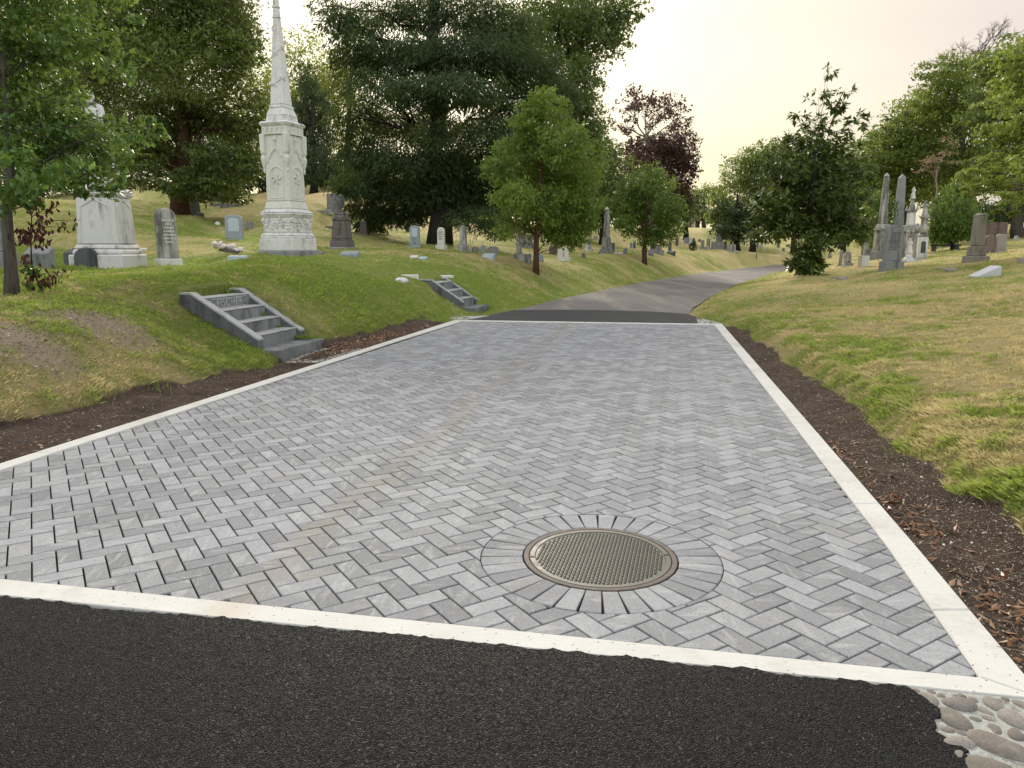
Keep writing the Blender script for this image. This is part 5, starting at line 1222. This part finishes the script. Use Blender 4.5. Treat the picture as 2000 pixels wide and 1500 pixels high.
for i, (a, b_, w, h_, mt, st, lb) in enumerate([(1342, 476, 14, 12, 'blue', 'soft', 'pale blue block behind the teardrop evergreen'), (1349, 478, 6, 13, 'marble', 'round', 'white headstone just left of the teardrop evergreen tip'), (1372, 485, 6, 17, 'greyst', 'round', 'slim grey headstone right of the teardrop evergreen'), (1383, 486, 7, 20, 'mottle', 'flat', 'pale pillar left of the domed monument'), (1366, 474, 6, 8, 'mottle', 'round', 'little pale stone behind the slim grey headstone'),
    (1423, 491, 8, 14, 'warmst', 'flat', 'left one of two brown-grey stones right of the domed monument'), (1432, 493, 9, 16, 'mottle', 'soft', 'right one of two brown-grey stones right of the domed monument'), (1475, 484, 14, 12, 'mottle', 'round', 'pale stone under the big-leaved tree boughs'), (1487, 488, 6, 12, 'marble', 'round', 'white stone right of the pale one under the big-leaved tree'), (1520, 484, 6, 12, 'greyst', 'flat', 'grey pedestal by the far trunk'), (1539, 483, 8, 6, 'greyst', 'flat', 'low grey stone by the far trunk'),
    (1163, 470, 8, 10, 'mottle', 'soft', 'small pale stone on the slope left of the grey obelisk'), (1174, 450, 10, 8, 'marble', 'soft', 'white stone high on the slope left of the grey obelisk')]):
    tablet(lb, a, b_, w, h_, M[mt], st, rnd.uniform(5, 25), .5, 2 if h_ > 12 else 0)
D_ = Mon('domed_monument', 'grey domed pillar monument on the far lawn', 'monument', 1404, 484, 76, 12)
D_.block('plinth', 485, 472, 30, 29, M['greyst'], first=True); D_.block('pillar', 472, 449, 12.5, 11.5, M['greyst']); D_.block('collar', 449, 445, 15, 15, M['greyst'], bev=.03); D_.turned('dome', [(7.5, 445), (7.6, 442), (6, 440), (3, 438.7), (.2, 438)], M['greyst'], 14)
B_ = Mon('mausoleum', 'small far stone mausoleum with a low pointed roof', 'mausoleum', 1350, 446, 118, 20)
B_.block('wall', 447, 429, 13, 12.5, M['warmst'], first=True, bev=.02); B_.pyramid('roof', 429, 424.5, 17, M['warmst'], 1); 
m_ = MB(); a = B_.w(13) / 2; m_.frustum((0, -a - .01, B_.z(446)), a * .7, .06, a * .7, .06, B_.z(433) - B_.z(446)); m_.build('door', M['darkst'], B_.o)
for sx in (-1, 1): m_ = MB(); m_.tube([(sx * a * .75, -a - .1, B_.z(446)), (sx * a * .75, -a - .1, B_.z(430))], .12, 8); m_.build('column', M['warmst'], B_.o)
st_ = Mon('wooden_stake', 'short wooden stake on the bank above the far road', 'stake', 1477, 505, None, 0); m_ = MB(); m_.tube([(0, 0, -.1), (.01, 0, 10 * st_.k)], [.05, .04], 6); m_.build('post', M['wood'], st_.o)

# --- right lawn monuments
def obelisk(label, px, py, Y, rot, L_, mats):
    o = Mon('obelisk_monument', label, 'monument', px, py, Y, rot)
    for q in L_: o.block(q[0], q[1], q[2], q[3], q[4], mats[q[5]] if len(q) > 5 else mats[0], bev=.02, first=(q is L_[0]))
    return o
o = obelisk('tall pale obelisk, left of the two on the right lawn', 1718, 503, 32, -28, [('plinth', 503, 490, 34, 33, 1), ('die', 490, 451, 29, 28), ('cap', 451, 447, 30, 33), ('cap', 447, 438, 28, 22), ('shaft', 438, 344, 18, 11)], [M['mottle'], M['greyst']]); o.pyramid('tip', 344, 337, 11, M['mottle'])
o = obelisk('tall smooth grey obelisk, right of the two on the right lawn', 1748, 500, 37, -28, [('plinth', 500, 488, 36, 35), ('die', 488, 452, 28, 27), ('cap', 452, 440, 27, 22), ('shaft', 440, 348, 21, 14.5)], [M['greyst']]); o.pyramid('tip', 348, 339, 14.5, M['greyst'])
o = tablet('large grey gabled gravestone in front of the two tall obelisks', 1740, 527, 34, 88, M['greyst'], 'soft', -30, .5, 17, rows=8)
G_ = Mon('gothic_monument', 'gothic pinnacled monument with a small angel, behind the gabled gravestone', 'monument', 1772, 507, 31, -25)
G_.block('plinth', 508, 500, 40, 39, M['greyst'], first=True); G_.block('die', 500, 455, 33, 32, M['mottle']); G_.block('cap', 455, 450, 35, 36, M['mottle']); G_.block('upper_block', 450, 440, 30, 28, M['mottle']); G_.block('niche', 440, 415, 17, 16, M['marble']); G_.block('cornice', 415, 411, 18, 20, M['mottle']); G_.block('spirelet', 411, 388, 13, 5, M['mottle'])
for sx in (-1, 1):
    for sy in (-1, 1):
        m_ = MB(); a = G_.w(18) / 2; m_.frustum((sx * a, sy * a, G_.z(411)), .09, .09, .02, .02, G_.z(401) - G_.z(411)); m_.build('pinnacle', M['mottle'], G_.o)
figure(G_.o, G_.z(365) - G_.z(388), M['marble'], (0, 0, G_.z(388)), 0, .05)
A_ = Mon('statue_monument', 'slender grey monument with an arched niche and a tall statue on top', 'monument', 1798, 508, 29, -18)
A_.block('plinth', 510, 504, 28, 27, M['mottle'], first=True); A_.block('niche_block', 504, 462, 21, 20, M['marble']); A_.block('gable', 462, 455, 23, 12, M['mottle']); A_.turned('column', [(8, 455), (9.5, 447), (10, 444), (7, 441), (6, 436), (6, 428), (9, 425), (9, 422)], M['mottle'], 14)
m_ = MB(); a = A_.w(21) / 2; m_.prism([(-a * .5, A_.z(494)), (a * .5, A_.z(494)), (a * .5, A_.z(475))] + [(a * .5 * cos(t), A_.z(475) + a * .5 * sin(t)) for t in np.linspace(0, pi, 7)][1:-1] + [(-a * .5, A_.z(475))], -a - .01, -a + .02, .004); m_.build('niche_shade', M['darkst'], A_.o)  # dark panel on the face, painting the shade of an arched niche
figure(A_.o, A_.z(392) - A_.z(422), M['mottle'], (0, 0, A_.z(422)), 0, .05)
C_ = Mon('child_statue', 'small pinkish statue figure standing left of the slender niche monument', 'statue', 1774, 507, 27.5, -20)
C_.block('plinth', 508, 503, 20, 19, M['marble'], first=True); C_.block('pedestal', 503, 495, 12, 11, M['flower']); figure(C_.o, C_.z(465) - C_.z(495), M['flower'], (0, 0, C_.z(495)), radians(-15), .1, arm='down')
tablet('pale pillar with a flat cap between the small statue and the niche monument', 1782, 508, 11, 52, M['mottle'], 'flat', -20, .8, 5)
tablet('grey pointed stone behind the niche monument', 1786, 498, 9, 62, M['greyst'], 'gothic', -20, .6, Y=34)
flat_marker('white kerb slab under the statue group', 1788, 511, 58, 12, 3, M['marble'], -5)
tablet('white pedestal stone left of the tall obelisks', 1686, 521, 13, 50, M['mottle'], 'flat', -25, .8, 22, bmat=M['marble'])
tablet('small weathered stone, left of a leaning pair beyond the big-leaved tree', 1640, 520, 7, 32, M['warmst'], 'point', -15, .5, 2, tilt=4); tablet('small weathered stone, right of a leaning pair beyond the big-leaved tree', 1655, 520, 15, 30, M['mottle'], 'gothic', -15, .4, 6, tilt=-4)
tablet('verdigris stone at the left foot of the tall pale obelisk', 1696, 502, 10, 16, M['verdigris'], 'flat', -15, .5, Y=33); tablet('dark green stone between the gabled gravestone and the small statue', 1760, 504, 9, 22, M['verdigris'], 'gothic', -15, .5)
P_ = Mon('block_monument', 'tall plain brown-grey stone shaft on two steps at the right', 'monument', 1905, 512, 22, -38)
P_.block('plinth', 512, 500, 49, 48, M['warmst'], first=True); P_.block('base', 500, 481, 35, 34, M['warmst']); P_.block('shaft', 481, 421, 28, 25, M['warmst'], bev=.03); P_.pyramid('cap', 421, 416.5, 25, M['warmst'], 14)
tablet('rough brown headstone, left of a pair right of the tall plain shaft', 1930, 495, 22, 36, M['redst'], 'round', -30, .4, 3); tablet('rough grey headstone, right of a pair right of the tall plain shaft', 1953, 493, 20, 36, M['warmst'], 'soft', -30, .4, 4)
bn = Mon('stone_bench', 'low dark stone bench on the right lawn', 'bench', 1846, 489, None, -3)
for part, x, y_, w, h_ in (('seat', 0, 481, 52, 4), ('leg', -20, 489, 8, 8.5), ('leg', 19, 489, 8, 8.5)):
    m_ = MB(); m_.frustum((x * bn.k, 0, bn.z(y_) - (.05 if part == 'leg' else 0)), w * bn.k, .42 if part == 'seat' else .34, w * bn.k, .42 if part == 'seat' else .34, h_ * bn.k + (.05 if part == 'leg' else 0), .01); m_.build(part, M['darkst'], bn.o)
tablet('small rounded grey stone behind the stone bench', 1856, 482, 14, 14, M['greyst'], 'round', 0, .5, Y=None)
tablet('dark box tomb behind the pair of rough headstones', 1944, 462, 38, 28, M['redst'], 'flat', -25, .6, Y=40, name='box_tomb'); 
flat_marker('dark lid slab lying across the box tomb', 1944, 462, 1, 1, 1, M['redst'], 0)
tablet('dark pillar stone under the yellow-green boughs', 1979, 456, 7, 34, M['darkst'], 'point', -20, .8, 8); tablet('white slim stone under the yellow-green boughs at the right', 1987, 452, 4, 26, M['white'], 'round', 0, .6, 3); tablet('pale low stone cut by the right edge on the hill', 1996, 458, 10, 14, M['mottle'], 'round', -20, .5)
flat_marker('white wedge-shaped marker lying on the right lawn', 1922, 540, 34, 44, 21, M['palegrey'], 58, .9)
flat_marker('cracked flat brown stone on the right lawn', 1856, 530, 22, 16, 6, M['warmst'], -10, .4); flat_marker('thin flat stone flush in the right lawn', 1842, 527, 20, 10, 3, M['warmst'], -15, .2)
flat_marker('small brown stone in the lawn by the big-leaved tree', 1646, 547, 18, 12, 6, M['warmst'], -12, .3); flat_marker('sunken sliver of stone in the lawn by the big-leaved tree', 1631, 544, 14, 8, 3, M['warmst'], -10, .2); flat_marker('block cut by the right edge of the view', 1996, 513, 14, 14, 9, M['warmst'], -10, .1)
o = obelisk('far grey obelisk tip showing beside the cone-shaped evergreen', 1822, 470, 50, -28, [('die', 470, 440, 20, 19), ('shaft', 440, 393, 13, 8)], [M['greyst']]); o.pyramid('tip', 393, 386, 8, M['greyst'])
for i, (a, b_, w, h_) in enumerate([(1984, 470, 8, 10), (1620, 505, 8, 10), (1530, 492, 6, 8)]):
    tablet(['tiny stone on the right hill left of the edge', 'tiny pale stone behind the big-leaved tree', 'tiny stone at the far road bend'][i], a, b_, w, h_, M['mottle'], 'round', -10, .5)
# pale stones on the bank above the second steps
flat_marker('long white stone lying on the bank left of the second steps', 784, 551, 29, 20, 9, M['marble'], -28, round_=True)
flat_marker('flat cream slab behind the left wall of the second steps', 800, 540, 34, 12, 3, M['marble2'], -5, .2); flat_marker('flat cream slab beyond the right wall of the second steps', 873, 541, 26, 12, 3, M['marble2'], -30, .2)

# ------------------------------------------------------------------ stone steps in the bank
def steps(label, org, u, v, width, nstep, rise, run, flat, first_h, cheek, text=None, z_base=0.0, slab=True, mats=('stairst', 'stairlit')):
    u, v = Vector((*u, 0)).normalized(), Vector((*v, 0)).normalized()
    root = empty('stone_steps', (org[0], org[1], z_base)); setp(root, label, 'steps')
    Mx = Matrix((u, v, Vector((0, 0, 1)))).transposed().to_4x4()
    def bx(part, a0, a1, b0, b1, z0, z1, mat, bev=.008):
        m_ = MB(); m_.frustum(((a0 + a1) / 2, (b0 + b1) / 2, z0), a1 - a0, b1 - b0, a1 - a0, b1 - b0, z1 - z0, bev); o = m_.build(part, mat, root); 
        for vv in o.data.vertices: vv.co = Mx @ vv.co
        if Mx.determinant() < 0: o.data.flip_normals()
        return o
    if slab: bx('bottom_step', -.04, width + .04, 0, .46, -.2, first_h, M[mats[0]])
    v0 = .30 if slab else .1
    for i in range(nstep):
        last = i == nstep - 1
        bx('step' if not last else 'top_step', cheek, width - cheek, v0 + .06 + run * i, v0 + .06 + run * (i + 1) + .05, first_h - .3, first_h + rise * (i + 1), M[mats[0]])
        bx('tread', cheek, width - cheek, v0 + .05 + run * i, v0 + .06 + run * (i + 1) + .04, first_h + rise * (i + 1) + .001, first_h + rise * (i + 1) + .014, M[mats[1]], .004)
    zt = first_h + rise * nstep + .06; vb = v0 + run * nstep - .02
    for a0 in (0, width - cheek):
        for part, grow, zt0, zt1, mat in (('cheek_wall', 0, None, 0, M['stairshade']), ('coping', .006, 0, .035, M[mats[1]])):
            m_ = MB(); top = [(v0, first_h + .12), (vb, zt), (vb + flat, zt)]
            if part == 'cheek_wall': pts = [(v0, first_h - .02)] + [(v0, first_h + .12)] + top[1:] + [(vb + flat, -.1), (v0 + .1, -.1)]
            else: pts = [(p[0], p[1] + .001) for p in top] + [(p[0] + (.006 if i == 0 else 0), p[1] + .028) for i, p in enumerate(top[::-1])]
            # outline runs in (v, z), extruded along u
            n_ = len(pts); vs_ = [(a0 - grow, p[0], p[1]) for p in pts] + [(a0 + cheek + grow, p[0], p[1]) for p in pts]
            fs_ = [tuple(range(n_)), tuple(range(2 * n_ - 1, n_ - 1, -1))] + [(i, n_ + i, n_ + (i + 1) % n_, (i + 1) % n_) for i in range(n_)]
            m_.add([Mx @ Vector(p) for p in vs_], fs_); o = m_.build(part, mat, root)
            bmq = o.data; bmq.validate()
    if text:
        cu = bpy.data.curves.new('lettering', 'FONT'); cu.body = text; cu.size = rise * .98; cu.extrude = .006; cu.align_x = 'CENTER'; cu.align_y = 'CENTER'; cu.space_character = 1.12
        tmp = bpy.data.objects.new('lettering_source', cu); COL.objects.link(tmp); dg = bpy.context.evaluated_depsgraph_get(); me = bpy.data.meshes.new_from_object(tmp.evaluated_get(dg)); bpy.data.objects.remove(tmp)
        # letters read along +u when seen from the road (from -v)
        yv = v0 + .06 + run * (nstep - 1) - .004; zc = first_h + rise * (nstep - .5)
        bw, bh = (width - 2 * cheek) * .44, rise * .40
        w0 = max(vv.co.x for vv in me.vertices) or 1; s_ = min(1.0, bw * .93 / w0)
        for vv in me.vertices:
            x, y, z = vv.co; vv.co = Mx @ Vector((width / 2 + x * s_, yv - z, zc + y))
        me.materials.clear(); me.materials.append(M[mats[1]]); link(bpy.data.objects.new('lettering', me), root)
        m_ = MB(); r_ = []
        for sx, sz in ((-1, -.55), (-1, .55), (-.93, 1), (.93, 1), (1, .55), (1, -.55), (.93, -1), (-.93, -1), (-1, -.55)): r_.append(Mx @ Vector((width / 2 + sx * bw, yv, zc + sz * bh)))
        m_.tube(r_, .008, 4); m_.build('lettering_border', M[mats[1]], root)
    return root
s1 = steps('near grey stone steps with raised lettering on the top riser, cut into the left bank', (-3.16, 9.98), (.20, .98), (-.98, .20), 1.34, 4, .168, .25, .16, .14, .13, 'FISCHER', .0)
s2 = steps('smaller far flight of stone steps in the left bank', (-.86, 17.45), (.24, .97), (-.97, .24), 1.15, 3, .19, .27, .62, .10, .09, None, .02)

# ------------------------------------------------------------------ grass, litter
def in_steps(x, y):
    m_ = np.zeros(len(x), bool)
    for (ox, oy), (uu, uv_), (vu, vv_), w, d in (((-3.16, 9.98), (.20, .98), (-.98, .20), 1.36, 1.75), ((-.86, 17.45), (.24, .97), (-.97, .24), 1.15, 1.7)):
        a = (x - ox) * uu + (y - oy) * uv_; b = (x - ox) * vu + (y - oy) * vv_
        m_ |= (a > -.06) & (a < w + .05) & (b > -.06) & (b < d)
    return m_
def blades(n, rmin, rmax, h0, w0, name, label, thr=.5):
    r = np.exp(rng.uniform(math.log(rmin), math.log(rmax), n)); a = np.radians(rng.uniform(-38, 38, n))
    x, y = r * np.sin(a), r * np.cos(a)
    sL, sR = s_left(x, y), s_right(x, y); s = np.maximum(sL, sR)
    so = soil_of(x, y); ba = bare_of(x, y)
    keep = (s > .03) & (so < .55 * rng.random(n) + .12) & (ba < .35 + .5 * rng.random(n)) & ~in_steps(x, y)
    x, y, s, sL, sR, so = x[keep], y[keep], s[keep], sL[keep], sR[keep], so[keep]; n = len(x)
    z = np.concatenate([H(x[i:i + 20000], y[i:i + 20000]) for i in range(0, n, 20000)])
    tuft = sstep(.60, .78, fbm(x * 2.3 + 5, y * 2.3 + 1, 3)); micro = sstep(.35, .7, fbm(x * 11 + 3, y * 11 + 8, 2))
    lip = np.exp(-((np.where(sL > sR, sL - .75, sR - .75)) / .22) ** 2) * (y < 16)
    dr = dry_of(x, y) + (fbm(x * 6, y * 6, 3) - .5) * .55
    dry = np.clip(sstep(.40, .62, dr) * .85 + .5 * (rng.random(n) - .5), 0, 1)
    dry = np.clip(dry + lip * .35 * (rng.random(n) - .3), 0, 1)
    sz = 1 + .030 * np.maximum(np.sqrt(x * x + y * y) - 8, 0)
    h = h0 * (.5 + rng.random(n)) * (.65 + .8 * micro + .7 * tuft + .35 * lip) * (1 - .35 * dry) * sz ** .3
    w = w0 * (.7 + .6 * rng.random(n)) * sz
    ang = rng.uniform(0, 2 * pi, n); lean = .25 + .75 * rng.random(n)
    dx, dy = np.cos(ang) * lean, np.sin(ang) * lean
    side = np.where(sL > sR, 1.0, -1.0)
    dx = dx + side * lip * .35
    B = np.stack([x, y, z - .008], 1); D = np.stack([dx, dy, np.ones(n)], 1); D /= np.linalg.norm(D, axis=1, keepdims=True)
    ra = rng.uniform(0, 2 * pi, n); S = np.stack([np.cos(ra), np.sin(ra), np.zeros(n)], 1)
    a_ = B - S * w[:, None] / 2; b_ = B + S * w[:, None] / 2
    m2 = B + D * (h * .6)[:, None]; tip = B + D * h[:, None] + np.stack([dx, dy, -.5 * lean], 1) * (h * .35)[:, None]
    c_ = m2 + S * w[:, None] * .36
    V = np.stack([a_, b_, c_, tip], 1).reshape(-1, 3); Q = np.arange(len(V)).reshape(-1, 4)
    o = mesh_np(name, V, Q, M['blade'], attrs={'tint': np.clip(.10 + .45 * rng.random(n) + .35 * micro + .2 * tuft, 0, 1), 'dry': dry}); setp(o, label, 'grass', kind='stuff'); return o
blades(640000, 3.2, 17, .038, .0062, 'grass', 'short mown grass mixed with dry blades on the near banks and lawns')
blades(170000, 13, 60, .05, .008, 'grass', 'short mown grass with straw patches further up the lawns')
# weeds clumps
def clump_grass():
    P = []
    for px_, py_, r, n in [(290, 745, .16, 240), (1745, 800, .22, 260), (175, 738, .25, 200), (120, 640, .2, 160), (490, 700, .3, 400), (520, 680, .2, 260), (1655, 720, .16, 120), (1800, 870, .2, 150), (250, 700, .2, 130), (1840, 690, .2, 120), (960, 580, .25, 160), (150, 580, .3, 200), (30, 590, .4, 300)]:
        c = hit(px_, py_)
        for _ in range(n): P.append((c.x + rnd.gauss(0, r * .6), c.y + rnd.gauss(0, r * .6)))
    P = np.array(P); n = len(P); z = H(P[:, 0], P[:, 1]); keep = ~in_steps(P[:, 0], P[:, 1]); P, z = P[keep], z[keep]; n = len(P)
    h = rng.uniform(.035, .085, n); D = unit(n) * .8; D[:, 2] = 1; D /= np.linalg.norm(D, axis=1, keepdims=True)
    C = np.stack([P[:, 0], P[:, 1], z], 1) + D * (h * .5)[:, None]
    V, Q = kites(C, D, unit(n), h, .05); o = mesh_np('tall_grass_tufts', V, Q, M['blade'], attrs={'tint': rng.uniform(.4, 1, n), 'dry': (rng.random(n) < .1) * .8}); setp(o, 'taller bright green grass tufts growing from the bank edges', 'grass', kind='stuff')
clump_grass()
def step_weeds():
    P, N0 = [], 0
    u, v = Vector((.20, .98, 0)).normalized(), Vector((-.98, .20, 0)).normalized()
    for i in range(5):
        zb = .13 + .168 * i + .012; vb_ = .36 + .25 * i
        for _ in range(110 if i < 4 else 60):
            a = 1.34 - .15 - abs(rnd.gauss(0, .05)); q_ = vb_ + rnd.uniform(-.02, .22) if i else rnd.uniform(.1, .35)
            p = Vector((-3.16, 9.98, 0)) + u * a + v * q_; P.append((p.x, p.y, zb + rnd.uniform(0, .02)))
    P = np.array(P); n = len(P); h = rng.uniform(.04, .12, n); D = unit(n) * .8; D[:, 2] = .8; D[:, 0] += -.2; D[:, 1] -= .5; D /= np.linalg.norm(D, axis=1, keepdims=True)
    V, Q = kites(P + D * (h * .45)[:, None], D, unit(n), h, .16); o = mesh_np('step_weeds', V, Q, M['blade'], attrs={'tint': rng.uniform(0, .7, n), 'dry': (rng.random(n) < .15) * .6}); setp(o, 'weeds growing along the right side of the near steps', 'weeds', kind='stuff')
step_weeds()
# bits of soil, chips and fallen leaves
def litter():
    n = 42000; y = np.exp(rng.uniform(math.log(2.3), math.log(16), n)); left = rng.random(n) < .5
    e = rng.random(n) ** .8
    s = np.where(left, e * 1.0, e * .68); x = np.where(left, xl(y) - s * 1.03, xr(y) + s * 1.03); z = H(x, y)
    so = soil_of(x, y); k = (so > .3) & ~in_steps(x, y); x, y, z = x[k], y[k], z[k]; n = len(x)
    D = unit(n); D[:, 2] *= .35; N_ = unit(n) * .5; N_[:, 2] += 1
    sz = rng.uniform(.005, .016, n) * (1 + (rng.random(n) < .04) * 1.5)
    V, Q = kites(np.stack([x, y, z + .004], 1), D, N_, sz, .55); o = mesh_np('wood_chips', V, Q, L['chip'], attrs={'tint': rng.random(n) ** 1.3}); setp(o, 'small pale chips and crumbs scattered on the bare soil', 'debris', kind='stuff')
    bx = np.concatenate([rng.normal(BAREP[0].x, .6, 1500), rng.normal(BAREP[1].x, .6, 1100)]); by = np.concatenate([rng.normal(BAREP[0].y, .45, 1500), rng.normal(BAREP[1].y, .35, 1100)])
    kk = s_left(bx, by) > .95; bx, by = bx[kk], by[kk]; m0 = len(bx); D = unit(m0); D[:, 2] *= .3; N_ = unit(m0) * .5; N_[:, 2] += 1
    V, Q = kites(np.stack([bx, by, H(bx, by) + .006], 1), D, N_, rng.uniform(.012, .035, m0), .5); o = mesh_np('wood_chips', V, Q, L['chip'], attrs={'tint': rng.random(m0) ** 1.5}); setp(o, 'wood chips on the bare earth patches of the left bank', 'debris', kind='stuff')
    C = []
    for px_, py_, r, m_ in [(690, 670, .55, 420), (750, 655, .45, 330), (650, 680, .3, 140), (820, 640, .4, 90), (1620, 870, .28, 90), (1600, 845, .2, 50), (1735, 975, .25, 110), (1760, 1010, .2, 60), (1985, 1190, .16, 60), (1960, 1225, .14, 30), (540, 730, .3, 70), (1540, 830, .2, 40), (1900, 1150, .3, 40), (1700, 940, .3, 40), (400, 800, .5, 30), (120, 850, .5, 20), (1850, 1050, .5, 30), (1830, 1180, .3, 30)]:
        c = un(px_, py_, .04)
        for _ in range(m_): C.append((c[0] + rnd.gauss(0, r * .42), c[1] + rnd.gauss(0, r * 1.1)))
    C = np.array(C); sL, sR = s_left(C[:, 0], C[:, 1]), s_right(C[:, 0], C[:, 1]); k = (np.maximum(sL, sR) > .02) & (np.maximum(sL, sR) < 1.1) & ~in_steps(C[:, 0], C[:, 1]); C = C[k]
    extra = np.stack([rng.uniform(-2, 2.5, 26), rng.uniform(4, 14, 26)], 1)
    z = np.concatenate([H(C[:, 0], C[:, 1]), np.zeros(len(extra))]); C = np.concatenate([C, extra]); n = len(C)
    D = unit(n); D[:, 2] *= .4; N_ = unit(n) * .7; N_[:, 2] += 1; ln = rng.uniform(.03, .065, n); ln[-26:] = rng.uniform(.012, .02, 26)
    V, Q = kites(np.stack([C[:, 0], C[:, 1], z + .012], 1), D, N_, ln, .42, .35); o = mesh_np('fallen_leaves', V, Q, L['litter'], attrs={'tint': rng.random(n)}); setp(o, 'orange brown fallen leaves gathered on the soil strips', 'leaves', kind='stuff')
    # bleached stalks on the soil at the right
    m_ = MB()
    for _ in range(150):
        y = math.exp(rnd.uniform(math.log(2.4), math.log(9))); lft = rnd.random() < .25; s_ = rnd.uniform(.05, .6); x = float(xl(y)) - s_ if lft else float(xr(y)) + s_
        z = Hs(x, y) + .01; a = rnd.uniform(0, pi); l_ = rnd.uniform(.03, .11); m_.tube([(x - cos(a) * l_, y - sin(a) * l_, z), (x, y, z + rnd.uniform(.004, .02)), (x + cos(a + .3) * l_, y + sin(a + .3) * l_, z)], [.0012, .0016, .001], 3)
    o = m_.build('dry_stalks', L['chip'], attrs={'tint': .55}); setp(o, 'thin bleached dry stalks lying on the bare soil', 'debris', kind='stuff')
litter()
def lawn_flecks():
    n = 5200; r = np.exp(rng.uniform(math.log(3.5), math.log(26), n)); a = np.radians(rng.uniform(-37, 37, n)); x, y = r * np.sin(a), r * np.cos(a)
    k = (np.maximum(s_left(x, y), s_right(x, y)) > .9) & ~in_steps(x, y); x, y = x[k], y[k]; n = len(x); sz = rng.uniform(.012, .045, n) * (1 + r[k] * .02)
    D = unit(n); D[:, 2] *= .3; N_ = unit(n) * .6; N_[:, 2] += 1
    V, Q = kites(np.stack([x, y, H(x, y) + .03], 1), D, N_, sz, .4); o = mesh_np('lawn_litter', V, Q, L['chip'], attrs={'tint': rng.random(n)}); setp(o, 'scattered dry leaf bits and pale flecks on the lawns', 'debris', kind='stuff')
lawn_flecks()
